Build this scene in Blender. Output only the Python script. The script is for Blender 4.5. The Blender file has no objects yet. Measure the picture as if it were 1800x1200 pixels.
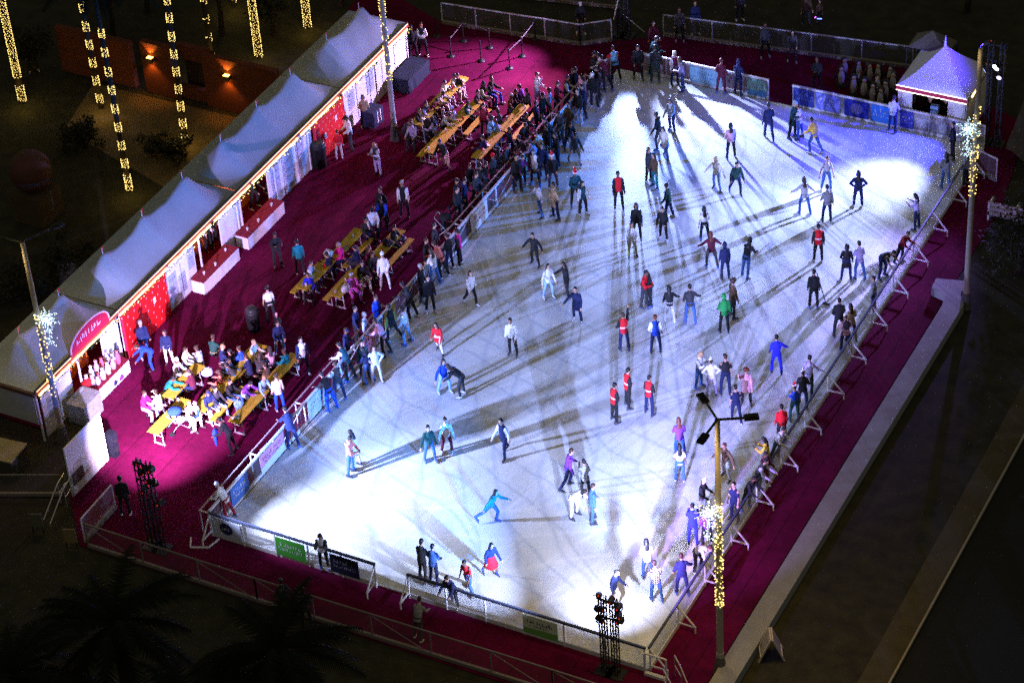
import bpy, bmesh, math, random
import numpy as np
from mathutils import Vector, Matrix, noise
random.seed(7); np.random.seed(7)
S = bpy.context.scene
COL = S.collection
R = math.radians
# ------------------------------------------------------------------ camera, world, exposure
# rink coordinates: x runs across the ice (0..17 m), y along it (0..33.75 m), z up
CAM_LOC = np.array([44.34783734, -55.72680313, 61.2873437])
FW = np.array([-0.39234359, 0.69167393, -0.60634453])
RT = np.array([0.88897966, 0.45440061, -0.05687924])
UP = np.array([-0.23618144, 0.56134416, 0.79316522])
FOC = 4604.3891
cd = bpy.data.cameras.new('camera'); cam = bpy.data.objects.new('camera', cd); COL.objects.link(cam)
cam.matrix_world = Matrix(((RT[0], UP[0], -FW[0], CAM_LOC[0]), (RT[1], UP[1], -FW[1], CAM_LOC[1]), (RT[2], UP[2], -FW[2], CAM_LOC[2]), (0, 0, 0, 1)))
cd.sensor_width = 36; cd.lens = FOC / 1800 * 36; cd.clip_start = 1; cd.clip_end = 2000
S.camera = cam
W = bpy.data.worlds.new('World'); S.world = W; W.use_nodes = True
wn = W.node_tree.nodes; bg = wn['Background']
sky = wn.new('ShaderNodeTexSky'); sky.sky_type = 'NISHITA'; sky.sun_disc = False
sky.sun_elevation = R(-4.0); sky.sun_rotation = R(200); sky.altitude = 20; sky.air_density = 2.0; sky.dust_density = 4.0
add = wn.new('ShaderNodeMixRGB'); add.blend_type = 'ADD'; add.inputs[0].default_value = 1.0
add.inputs[2].default_value = (0.125, 0.12, 0.09, 1)      # city glow on the night sky
scl = wn.new('ShaderNodeMixRGB'); scl.blend_type = 'MULTIPLY'; scl.inputs[0].default_value = 1.0
scl.inputs[2].default_value = (0.05, 0.05, 0.05, 1)
W.node_tree.links.new(sky.outputs[0], scl.inputs[1]); W.node_tree.links.new(scl.outputs[0], add.inputs[1])
W.node_tree.links.new(add.outputs[0], bg.inputs[0]); bg.inputs[1].default_value = 1.0
S.view_settings.view_transform = 'Standard'; S.view_settings.look = 'None'
S.view_settings.exposure = 0.0; S.view_settings.gamma = 1.0; S.view_settings.use_curve_mapping = False
S.render.engine = 'CYCLES'
S.cycles.use_denoising = False; S.cycles.use_adaptive_sampling = False
S.cycles.max_bounces = 5; S.cycles.diffuse_bounces = 2; S.cycles.glossy_bounces = 2; S.cycles.transmission_bounces = 3; S.cycles.transparent_max_bounces = 12
S.cycles.sample_clamp_indirect = 1.5; S.cycles.sample_clamp_direct = 0
S.cycles.caustics_reflective = False; S.cycles.caustics_refractive = False

def spot(name, loc, aim, power, color, size=60, blend=1.0, soft=0.12):
    l = bpy.data.lights.new(name, 'SPOT'); l.energy = power; l.color = color
    l.spot_size = R(size); l.spot_blend = blend; l.shadow_soft_size = soft
    o = bpy.data.objects.new(name, l); COL.objects.link(o); o.location = loc
    o.rotation_euler = (Vector(aim) - Vector(loc)).to_track_quat('-Z', 'Y').to_euler()
    return o
def point(name, loc, power, color, soft=0.2):
    l = bpy.data.lights.new(name, 'POINT'); l.energy = power; l.color = color; l.shadow_soft_size = soft
    o = bpy.data.objects.new(name, l); COL.objects.link(o); o.location = loc; return o

# --------------------------------------------------------------- pixel <-> place helpers
def _ray(px, py):
    return FW + RT * ((px - 900) / FOC) - UP * ((py - 600) / FOC)
def G(px, py, z=0.0):
    d = _ray(px, py); t = (z - CAM_LOC[2]) / d[2]; return CAM_LOC + d * t
def ONX(px, py, X):
    d = _ray(px, py); t = (X - CAM_LOC[0]) / d[0]; return CAM_LOC + d * t
def ONY(px, py, Y):
    d = _ray(px, py); t = (Y - CAM_LOC[1]) / d[1]; return CAM_LOC + d * t

# ------------------------------------------------------------------ materials
MATS = {}
def mat(key, col=(.5, .5, .5), rough=.8, metal=0, emit=None, estr=0, noise_amt=0.12, nscale=6.0, alpha=1.0, bump=0.0, spec=0.3, c2=None, sample=True):
    if key in MATS: return MATS[key]
    m = bpy.data.materials.new(key); m.use_nodes = True; nt = m.node_tree; b = nt.nodes['Principled BSDF']
    b.inputs['Roughness'].default_value = rough; b.inputs['Metallic'].default_value = metal
    b.inputs['Specular IOR Level'].default_value = spec
    b.inputs['Base Color'].default_value = (*col, 1)
    if noise_amt > 0:
        tc = nt.nodes.new('ShaderNodeTexCoord'); n = nt.nodes.new('ShaderNodeTexNoise'); n.inputs['Scale'].default_value = nscale; n.inputs['Detail'].default_value = 5
        nt.links.new(tc.outputs['Object'], n.inputs['Vector'])
        mx = nt.nodes.new('ShaderNodeMix'); mx.data_type = 'RGBA'
        a = tuple(max(0, c * (1 - noise_amt * 1.5)) for c in col); bb = c2 if c2 else tuple(min(1, c * (1 + noise_amt * 1.5)) for c in col)
        mx.inputs[6].default_value = (*a, 1); mx.inputs[7].default_value = (*bb, 1)
        nt.links.new(n.outputs['Fac'], mx.inputs[0]); nt.links.new(mx.outputs[2], b.inputs['Base Color'])
        if bump > 0:
            bp = nt.nodes.new('ShaderNodeBump'); bp.inputs['Strength'].default_value = bump; bp.inputs['Distance'].default_value = 0.02
            nt.links.new(n.outputs['Fac'], bp.inputs['Height']); nt.links.new(bp.outputs[0], b.inputs['Normal'])
    if emit:
        b.inputs['Emission Color'].default_value = (*emit, 1); b.inputs['Emission Strength'].default_value = estr
        if not sample: m.cycles.emission_sampling = 'NONE'
    if alpha < 1: b.inputs['Alpha'].default_value = alpha
    MATS[key] = m; return m

PAL = dict(blk=(.014, .014, .016), char=(.04, .04, .045), navy=(.014, .02, .075), dgrey=(.07, .07, .075), grey=(.24, .25, .27), lgrey=(.48, .48, .5), white=(.78, .77, .76), cream=(.7, .62, .5),
           red=(.62, .012, .02), dred=(.22, .012, .02), maroon=(.1, .012, .03), pink=(.78, .36, .46), magenta=(.72, .015, .3), hotpink=(.8, .12, .55), coral=(.75, .17, .12), blue=(.02, .07, .55), royal=(.025, .03, .65),
           denim=(.05, .12, .33), ldenim=(.25, .4, .66), teal=(.01, .2, .23), dteal=(.01, .06, .08), green=(.02, .27, .06), dgreen=(.015, .06, .045), olive=(.2, .2, .05), yellow=(.75, .45, .06), orange=(.8, .2, .03), brown=(.12, .07, .04),
           tan=(.42, .3, .17), purple=(.17, .04, .38), lav=(.45, .4, .66), sky=(.18, .45, .72), peach=(.75, .5, .42), khaki=(.3, .3, .1), blond=(.45, .3, .13), auburn=(.12, .035, .02), silver=(.55, .55, .57))
def fab(c):
    if c == 'plaid':
        if 'plaid' in MATS: return MATS['plaid']
        m = mat('plaid', PAL['white'], .9, noise_amt=0); nt = m.node_tree; b = nt.nodes['Principled BSDF']
        tc = nt.nodes.new('ShaderNodeTexCoord'); mixes = []
        for ax in ('X', 'Z'):
            w = nt.nodes.new('ShaderNodeTexWave'); w.bands_direction = ax; w.inputs['Scale'].default_value = 3.6; nt.links.new(tc.outputs['Object'], w.inputs['Vector'])
            r = nt.nodes.new('ShaderNodeMath'); r.operation = 'GREATER_THAN'; r.inputs[1].default_value = .72; nt.links.new(w.outputs['Fac'], r.inputs[0]); mixes.append(r)
        ad = nt.nodes.new('ShaderNodeMath'); ad.operation = 'ADD'; ad.use_clamp = True; nt.links.new(mixes[0].outputs[0], ad.inputs[0]); nt.links.new(mixes[1].outputs[0], ad.inputs[1])
        mx = nt.nodes.new('ShaderNodeMix'); mx.data_type = 'RGBA'; mx.inputs[6].default_value = (.8, .78, .76, 1); mx.inputs[7].default_value = (.06, .06, .12, 1)
        nt.links.new(ad.outputs[0], mx.inputs[0]); nt.links.new(mx.outputs[2], b.inputs['Base Color']); return m
    if c == 'camo':
        return mat('cloth camo', (.05, .12, .4), .9, noise_amt=.3, nscale=14, c2=(.8, .8, .85))
    return mat('cloth ' + c, PAL[c], .9, noise_amt=.32, nscale=9, bump=.5)  # mottled tone put into the cloth colour in place of crease shading
SKIN = [mat('skin light', (.5, .29, .21), .55, noise_amt=.05), mat('skin tan', (.36, .19, .12), .55, noise_amt=.05), mat('skin brown', (.17, .085, .05), .55, noise_amt=.05)]
EYE = mat('eye dark', (.02, .015, .012), .3, noise_amt=0)
def hairmat(c): return mat('hair ' + c, {'blk': (.012, .01, .01), 'brown': (.05, .025, .013), 'blond': (.35, .22, .1), 'auburn': (.13, .035, .018), 'grey': (.3, .3, .3)}.get(c, (.02, .015, .01)), .5, noise_amt=.3, nscale=30)

# ------------------------------------------------------------------ object helpers
def link(o, parent=None):
    COL.objects.link(o)
    if parent is not None: o.parent = parent
    return o
def tag(o, label, cat, group=None, kind=None):
    if label: o['label'] = label
    if cat: o['category'] = cat
    if group: o['group'] = group
    if kind: o['kind'] = kind
    return o
def thing(name, label, cat, loc=(0, 0, 0), rz=0, group=None):
    o = bpy.data.objects.new(name, None); o.empty_display_size = .3; o.location = loc; o.rotation_euler = (0, 0, rz); link(o)
    return tag(o, label, cat, group)
def copy_tree(o, parent=None):
    c = o.copy(); COL.objects.link(c)
    if parent is not None: c.parent = parent
    for ch in list(o.children): copy_tree(ch, c)
    return c

class MB:
    """collects shapes, links them as ONE mesh object"""
    def __init__(s): s.v = []; s.f = []; s.mi = []; s.cur = 0
    def add(s, vs, fs):
        n = len(s.v); s.v += [tuple(map(float, p)) for p in vs]; s.f += [tuple(i + n for i in f) for f in fs]; s.mi += [s.cur] * len(fs); return s
    def box(s, c, d, rz=0, rot=None):
        x, y, z = (k / 2 for k in d); vs = [(-x, -y, -z), (x, -y, -z), (x, y, -z), (-x, y, -z), (-x, -y, z), (x, -y, z), (x, y, z), (-x, y, z)]
        M = rot if rot is not None else Matrix.Rotation(rz, 3, 'Z')
        vs = [M @ Vector(p) + Vector(c) for p in vs]
        return s.add(vs, [(0, 3, 2, 1), (4, 5, 6, 7), (0, 1, 5, 4), (1, 2, 6, 5), (2, 3, 7, 6), (3, 0, 4, 7)])
    def bar(s, a, b, w, h=None):
        a = Vector(a); b = Vector(b); h = h or w; d = b - a; L = d.length
        if L < 1e-6: return s
        return s.box((a + b) / 2, (w, h, L), rot=d.to_track_quat('Z', 'Y').to_matrix())
    def tube(s, pts, r, n=8, cap=True):
        pts = [Vector(p) for p in pts]; rs = r if isinstance(r, (list, tuple)) else [r] * len(pts); vs = []; fs = []
        for i, p in enumerate(pts):
            d = (pts[min(i + 1, len(pts) - 1)] - pts[max(i - 1, 0)]).normalized(); q = d.to_track_quat('Z', 'Y').to_matrix()
            for k in range(n):
                a = 2 * math.pi * k / n; vs.append(p + q @ Vector((math.cos(a) * rs[i], math.sin(a) * rs[i], 0)))
        for i in range(len(pts) - 1):
            for k in range(n):
                k2 = (k + 1) % n; fs.append((i * n + k, i * n + k2, (i + 1) * n + k2, (i + 1) * n + k))
        if cap: fs.append(tuple(range(n - 1, -1, -1))); fs.append(tuple((len(pts) - 1) * n + k for k in range(n)))
        return s.add(vs, fs)
    def lathe(s, prof, c=(0, 0, 0), n=16):
        return s.tube([(c[0], c[1], c[2] + z) for r_, z in prof], [max(r_, 1e-4) for r_, z in prof], n)
    def ell(s, c, rad, rot=None, nu=12, nv=7):
        vs = []; fs = []; M = rot if rot is not None else Matrix.Identity(3); c = Vector(c)
        for j in range(1, nv):
            t = math.pi * j / nv
            for k in range(nu):
                a = 2 * math.pi * k / nu; vs.append(c + M @ Vector((rad[0] * math.sin(t) * math.cos(a), rad[1] * math.sin(t) * math.sin(a), rad[2] * math.cos(t))))
        top = len(vs); vs.append(c + M @ Vector((0, 0, rad[2]))); bot = len(vs); vs.append(c - M @ Vector((0, 0, rad[2])))
        for j in range(nv - 2):
            for k in range(nu):
                k2 = (k + 1) % nu; fs.append((j * nu + k, (j + 1) * nu + k, (j + 1) * nu + k2, j * nu + k2))
        for k in range(nu):
            fs.append((top, k, (k + 1) % nu)); o = (nv - 2) * nu; fs.append((bot, o + (k + 1) % nu, o + k))
        return s.add(vs, fs)
    def poly(s, pts): return s.add(pts, [tuple(range(len(pts)))])
    def slab(s, pts, z0, z1):
        n = len(pts); vs = [(p[0], p[1], z0) for p in pts] + [(p[0], p[1], z1) for p in pts]
        return s.add(vs, [tuple(range(n - 1, -1, -1)), tuple(range(n, 2 * n))] + [(i, (i + 1) % n, n + (i + 1) % n, n + i) for i in range(n)])
    def mesh(s, name, mats, smooth=False):
        me = bpy.data.meshes.new(name); me.from_pydata(s.v, [], s.f)
        for m in (mats if isinstance(mats, (list, tuple)) else [mats]): me.materials.append(m)
        if any(s.mi): me.polygons.foreach_set('material_index', s.mi)
        bm = bmesh.new(); bm.from_mesh(me); bmesh.ops.recalc_face_normals(bm, faces=bm.faces); bm.to_mesh(me); bm.free()
        if smooth: me.polygons.foreach_set('use_smooth', [True] * len(me.polygons))
        me.update(); return me
    def build(s, name, mats, parent=None, smooth=False, kind=None, loc=None):
        o = bpy.data.objects.new(name, s.mesh(name, mats, smooth)); link(o, parent)
        if loc is not None: o.location = loc
        if kind: o['kind'] = kind
        return o
def lit_dots(pts, r):
    m = MB()
    for p in pts:
        a = r
        m.add([(p[0] + a, p[1], p[2]), (p[0] - a, p[1], p[2]), (p[0], p[1] + a, p[2]), (p[0], p[1] - a, p[2]), (p[0], p[1], p[2] + a), (p[0], p[1], p[2] - a)],
              [(0, 2, 4), (2, 1, 4), (1, 3, 4), (3, 0, 4), (2, 0, 5), (1, 2, 5), (3, 1, 5), (0, 3, 5)])
    return m
# ------------------------------------------------------------------ people: posed bodies and clothes, each pose built once
V3 = Vector
A0 = ((5, 10, 15, 5), (3, 10, 15, 5))
POSES = dict(
    stand=dict(lean=2, legs=((2, 6, 4), (-2, 6, 3)), arms=A0, head=8),
    stand2=dict(lean=4, legs=((6, 9, 10), (-4, 4, 2)), arms=((12, 12, 36, 14), (-4, 12, 12, 4)), head=12),
    stand3=dict(lean=6, legs=((10, 7, 18), (-8, 9, 8)), arms=((18, 14, 52, 26), (14, 16, 44, 22)), head=18),
    stand4=dict(lean=3, legs=((-3, 10, 3), (4, 8, 8)), arms=((-6, 20, 44, 40), (8, 12, 18, 6)), head=2),
    walk=dict(lean=6, legs=((22, 4, 18), (-20, 4, 16)), arms=((-14, 14, 22, 5), (18, 14, 30, 5)), head=6),
    glide=dict(lean=15, legs=((22, 8, 36), (-20, 10, 12)), arms=((16, 15, 40, 12), (-10, 17, 30, 8)), head=6),
    stride=dict(lean=30, legs=((34, 5, 50), (-38, 12, 14)), arms=((40, 24, 35, 5), (-38, 24, 12, 0)), head=-12),
    armsout=dict(lean=9, legs=((16, 11, 26), (-6, 12, 12)), arms=((14, 48, 28, 10), (6, 40, 26, 8)), head=4),
    armout=dict(lean=7, legs=((10, 9, 16), (-5, 9, 10)), arms=((8, 14, 26, 8), (24, 36, 26, 8)), head=6),
    bend=dict(lean=64, legs=((16, 8, 26), (6, 10, 12)), arms=((35, 14, 20, 6), (28, 16, 26, 6)), head=-10),
    lean=dict(lean=28, legs=((2, 8, 12), (-14, 8, 4)), arms=((30, 14, 42, 16), (22, 16, 46, 18)), head=2),
    phone=dict(lean=6, legs=((2, 6, 4), (-3, 6, 4)), arms=((34, 12, 88, 26), (30, 12, 92, 26)), head=24),
    phoneup=dict(lean=3, legs=((2, 7, 4), (-3, 7, 4)), arms=((10, 12, 40, 10), (105, 16, 55, 6)), head=2),
    hips=dict(lean=3, legs=((2, 8, 4), (-2, 8, 4)), arms=((-16, 46, 40, 84), (-16, 46, 40, 84)), head=6),
    folded=dict(lean=3, legs=((3, 9, 5), (-3, 9, 4)), arms=((6, 14, 62, 84), (2, 14, 58, 82)), head=16),
    hug=dict(lean=8, legs=((3, 7, 4), (-4, 7, 4)), arms=((26, 20, 56, 66), (22, 20, 60, 66)), head=14),
    sit=dict(lean=8, legs=((86, 9, 84), (84, 10, 88)), arms=((30, 14, 60, 18), (34, 14, 54, 18)), head=12, sit=1),
    sitfwd=dict(lean=36, legs=((88, 9, 80), (84, 10, 86)), arms=((56, 16, 48, 22), (60, 16, 44, 22)), head=14, sit=1),
)
def ldir(s, a, b): a = R(a); b = R(b); return V3((s * math.sin(b), math.sin(a) * math.cos(b), -math.cos(a) * math.cos(b)))
SK = {}
def skel(pose):
    if pose in SK: return SK[pose]
    P = POSES[pose]; j = {}; L = R(P['lean']); up = V3((0, math.sin(L), math.cos(L)))
    pel = V3((0, 0, 0)); j['pel'] = pel; j['up'] = up
    bend_up = V3((0, math.sin(L * .6), math.cos(L * .6)))
    j['waist'] = pel + bend_up * .16; j['chest'] = j['waist'] + up * .2; j['neck'] = j['chest'] + up * .15
    hl = L * .75 + R(P['head']); hu = V3((0, math.sin(hl), math.cos(hl))); j['hu'] = hu
    j['head'] = j['neck'] + V3((0, math.sin(L * .9), math.cos(L * .9))) * .085 + hu * .115
    j['fw'] = V3((0, math.cos(hl), -math.sin(hl)))
    for i, s in enumerate((-1, 1)):
        k = 'LR'[i]; a, b, kn = P['legs'][i]
        hip = pel + V3((s * .095, 0, -.03)); knee = hip + ldir(s, a, b) * .43; sh = a - kn; ank = knee + ldir(s, sh, b * .5) * .41
        t = R(max(min(sh, 15), -60)) if not P.get('sit') else 0
        toe = V3((s * math.sin(R(9)), math.cos(t), math.sin(t) * .7)).normalized()
        j['hip' + k], j['kne' + k], j['ank' + k], j['toe' + k] = hip, knee, ank, toe
        a, b, e, c = P['arms'][i]
        shd = j['neck'] - up * .085 + V3((s * .16, 0, 0)); el = shd + ldir(s, a, b) * .28; fd = ldir(s, a + e, b - c); wr = el + fd * .25
        j['sho' + k], j['elb' + k], j['wri' + k], j['fd' + k] = shd, el, wr, fd
    if P.get('sit'): dz = .56 + 0
    else: dz = -min(j['ankL'].z, j['ankR'].z) + .085
    off = V3((0, 0, dz))
    if not P.get('sit'):
        m = (j['ankL'] + j['ankR']) / 2; off -= V3((m.x, m.y + .0, 0))
    for k in list(j):
        if k not in ('up', 'hu', 'fw') and not k.startswith(('toe', 'fd')): j[k] = j[k] + off
    SK[pose] = j; return j
def caps(m, a, ra, b, rb, n=10):
    a = V3(a); b = V3(b); d = (b - a); L = d.length; d.normalize()
    pts = []; rs = []
    for t in (-90, -60, -30): pts.append(a + d * ra * math.sin(R(t))); rs.append(max(ra * math.cos(R(t)), .001))
    pts.append(a); rs.append(ra); pts.append(b); rs.append(rb)
    for t in (30, 60, 90): pts.append(b + d * rb * math.sin(R(t))); rs.append(max(rb * math.cos(R(t)), .001))
    m.tube(pts, rs, n)
def axes(u, f=None):
    u = V3(u).normalized(); x = V3((1, 0, 0)); y = u.cross(x).normalized(); return Matrix((x, y, u)).transposed()
def remesh(m, voxel, it=3):
    me = m.mesh('tmp', []); o = bpy.data.objects.new('tmp', me); COL.objects.link(o)
    md = o.modifiers.new('r', 'REMESH'); md.mode = 'VOXEL'; md.voxel_size = voxel; md.use_smooth_shade = True
    sm = o.modifiers.new('s', 'SMOOTH'); sm.iterations = it; sm.factor = .5
    dg = bpy.context.evaluated_depsgraph_get(); r = bpy.data.meshes.new_from_object(o.evaluated_get(dg))
    bpy.data.objects.remove(o); bpy.data.meshes.remove(me); r.materials.clear(); return r
def torso(m, j, g=0.0, low=-.1, wide=1.0):
    rows = [(low, .15, .105), (0, .158, .115), (.1, .138, .1), (.2, .148, .105), (.31, .165, .112), (.4, .15, .1), (.46, .1, .08), (.51, .06, .06)]
    pts = []; up = j['up']
    def at(h):
        if h <= .16: return j['pel'].lerp(j['waist'], h / .16)
        return j['waist'] + (j['neck'] - j['waist']).normalized() * (h - .16)
    vs = []; fs = []; n = 14
    for i, (h, w, d) in enumerate(rows):
        c = at(h); M = axes(up if h > .15 else (j['waist'] - j['pel']))
        if h == low and low < -.11: w *= wide; d *= wide
        for k in range(n):
            a = 2 * math.pi * k / n; vs.append(c + M @ V3((math.cos(a) * (w + g), math.sin(a) * (d + g), 0)))
    for i in range(len(rows) - 1):
        for k in range(n): k2 = (k + 1) % n; fs.append((i * n + k, i * n + k2, (i + 1) * n + k2, (i + 1) * n + k))
    fs.append(tuple(range(n - 1, -1, -1))); fs.append(tuple((len(rows) - 1) * n + k for k in range(n)))
    m.add(vs, fs)
MC = {}
def place_slots(me, fn):
    c = np.empty(len(me.polygons) * 3); me.polygons.foreach_get('center', c); c = c.reshape(-1, 3)
    me.polygons.foreach_set('material_index', np.array(fn(c), dtype=np.int32)); me.update()
def segd(c, a, b):
    a = np.array(a); b = np.array(b); d = b - a; t = np.clip(((c - a) @ d) / (d @ d), 0, 1); return np.linalg.norm(c - a - t[:, None] * d, axis=1)
def body_mesh(pose):
    if ('body', pose) in MC: return MC['body', pose]
    j = skel(pose); m = MB(); torso(m, j)
    hd, hu, fw = j['head'], j['hu'], j['fw']; HM = axes(hu)
    caps(m, j['neck'] - j['up'] * .03, .058, hd - hu * .06, .055)
    m.ell(hd + hu * .02, (.077, .096, .105), HM); m.ell(hd - hu * .055 + fw * .022, (.056, .066, .062), HM)      # skull, jaw
    caps(m, hd + fw * .088 + hu * .012, .011, hd + fw * .108 - hu * .022, .016, 6)                                 # nose
    for s in (-1, 1):
        m.ell(hd + V3((s * .079, 0, 0)) - fw * .005 - hu * .005, (.013, .022, .032), HM, 6, 5)                     # ears
        m.ell(hd + V3((s * .03, 0, 0)) + fw * .084 + hu * .03, (.03, .012, .008), HM, 6, 5)                        # brow
    m.ell(hd - hu * .062 + fw * .083, (.024, .012, .01), HM, 6, 5)                                                 # mouth
    for i, k in enumerate('LR'):
        s = (-1, 1)[i]
        caps(m, j['hip' + k], .088, j['kne' + k], .056); caps(m, j['kne' + k], .056, j['ank' + k], .038)
        an = j['ank' + k]; t = j['toe' + k]; caps(m, an - V3((0, 0, .045)) - t * .04, .036, an - V3((0, 0, .05)) + t * .15, .03)
        caps(m, an, .038, an - V3((0, 0, .04)), .036)
        caps(m, j['sho' + k], .056, j['elb' + k], .042); caps(m, j['elb' + k], .041, j['wri' + k], .028)
        w = j['wri' + k]; fd = j['fd' + k]; side = fd.cross(V3((0, 0, 1)));
        if side.length < .2: side = V3((0, 1, 0))
        side.normalize(); nrm = side.cross(fd).normalized()
        m.ell(w + fd * .05, (.04, .05, .017), Matrix((side, fd, nrm)).transposed(), 8, 5)                          # palm
        for q, (o_, ln) in enumerate(((-.03, .066), (-.01, .078), (.01, .074), (.03, .058))):                      # four fingers, curled
            b0 = w + fd * .088 + side * o_; b1 = b0 + fd * ln * .55 - nrm * .008; b2 = b1 + (fd * .6 - nrm * .8).normalized() * ln * .5
            caps(m, b0, .0098, b1, .0092, 6); caps(m, b1, .0092, b2, .008, 6)
        b0 = w + fd * .03 - side * .035; b1 = b0 - side * .028 + fd * .03 - nrm * .01; caps(m, b0, .013, b1, .0105, 6); caps(m, b1, .0105, b1 + fd * .03 - nrm * .012, .009, 6)
    me = remesh(m, .0115, 2); me.name = 'person_body'
    eyes = [np.array(hd + V3((s * .032, 0, 0)) + fw * .09 + hu * .012) for s in (-1, 1)]
    me.materials.append(SKIN[0]); me.materials.append(EYE)
    place_slots(me, lambda c: (np.minimum(np.linalg.norm(c - eyes[0], axis=1), np.linalg.norm(c - eyes[1], axis=1)) < .014).astype(int))
    MC['body', pose] = me; return me
def top_mesh(pose, kind):
    if (kind, pose) in MC: return MC[kind, pose]
    j = skel(pose); m = MB(); g = {'tee': .01, 'vest': .022, 'dress': .012, 'coat': .03}.get(kind, .022)
    low = {'coat': -.34, 'dress': -.3, 'tee': -.1, 'hoodie': -.13}.get(kind, -.12)
    if POSES[pose].get('sit'): low = max(low, -.1)
    torso(m, j, g, low, 1.18 if kind == 'coat' else (1.45 if kind == 'dress' else 1))
    ga = .01 if kind in ('tee', 'dress') else .018
    for k in 'LR':
        s, e, w = j['sho' + k], j['elb' + k], j['wri' + k]
        if kind == 'tee': caps(m, s, .056, s.lerp(e, .72), .056)
        else: caps(m, s, .052 + ga, e, .043 + ga); caps(m, e, .044 + ga, w, .034 + ga * .8)
    if kind == 'hoodie': m.ell(j['neck'] - j['fw'] * .09 + j['up'] * .0, (.12, .075, .07), axes(j['up']))
    if kind in ('jacket', 'coat', 'vest'): m.ell(j['neck'] + j['up'] * .02 - j['fw'] * .012, (.085, .085, .04), axes(j['up']))
    me = remesh(m, .02, 3); me.name = kind
    for q in range(3): me.materials.append(None)
    up = np.array(j['up']); p0 = np.array(j['waist'])
    def fn(c):
        da = np.minimum.reduce([np.minimum(segd(c, j['sho' + k].lerp(j['elb' + k], .22), j['elb' + k]), segd(c, j['elb' + k], j['wri' + k])) for k in 'LR'])
        dt = segd(c, j['pel'], j['neck']); arm = da < np.minimum(dt * .72, .12)
        h = (c - p0) @ up; band = (~arm) & (h > -.02) & (h < .035)
        return np.where(arm, 1, np.where(band, 2, 0))
    place_slots(me, fn); MC[kind, pose] = me; return me
def bottom_mesh(pose, kind):
    if (kind, pose) in MC: return MC[kind, pose]
    j = skel(pose); m = MB()
    M = axes((j['waist'] - j['pel']))
    m.ell(j['pel'] + V3((0, 0, .02)), (.18, .135, .15), M)
    if kind == 'tro':
        for k in 'LR': caps(m, j['hip' + k], .098, j['kne' + k], .068); caps(m, j['kne' + k], .068, j['ank' + k] + (j['kne' + k] - j['ank' + k]) * .06, .06)
    else:
        kn = (j['kneL'] + j['kneR']) / 2; d = (kn - j['pel']).normalized()
        m.tube([j['pel'] + V3((0, 0, .1)), j['pel'] + d * .1, j['pel'] + d * .42], [.14, .2, .3], 14)
    me = remesh(m, .02, 3); me.name = 'trousers'; me.materials.append(None); MC[kind, pose] = me; return me
def shoe_mesh(pose, k, skate):
    key = ('shoe', pose, k, skate)
    if key in MC: return MC[key]
    j = skel(pose); m = MB(); an = j['ank' + k]; t = j['toe' + k]; d = V3((0, 0, -1))
    sh = (j['kne' + k] - an).normalized()
    if skate: caps(m, an + sh * .09, .052, an - V3((0, 0, .02)), .05)
    caps(m, an + d * .045 - t * .05, .046, an + d * .052 + t * .06, .045); caps(m, an + d * .05 + t * .05, .046, an + d * .058 + t * .17, .034)
    me0 = remesh(m, .02, 2)
    me0.materials.append(None); me0.materials.append(None)
    if skate:
        bm = bmesh.new(); bm.from_mesh(me0); base = len(bm.faces)
        bl = MB(); q = an + d * .115 + t * .05; bl.bar(q - t * .15, q + t * .16, .012, .05)
        vs = [bm.verts.new(p) for p in bl.v]
        for f in bl.f: nf = bm.faces.new([vs[i] for i in f]); nf.material_index = 1
        bm.to_mesh(me0); bm.free()
    me0.name = 'ice_skate' if skate else 'shoe'; MC[key] = me0; return me0
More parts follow.
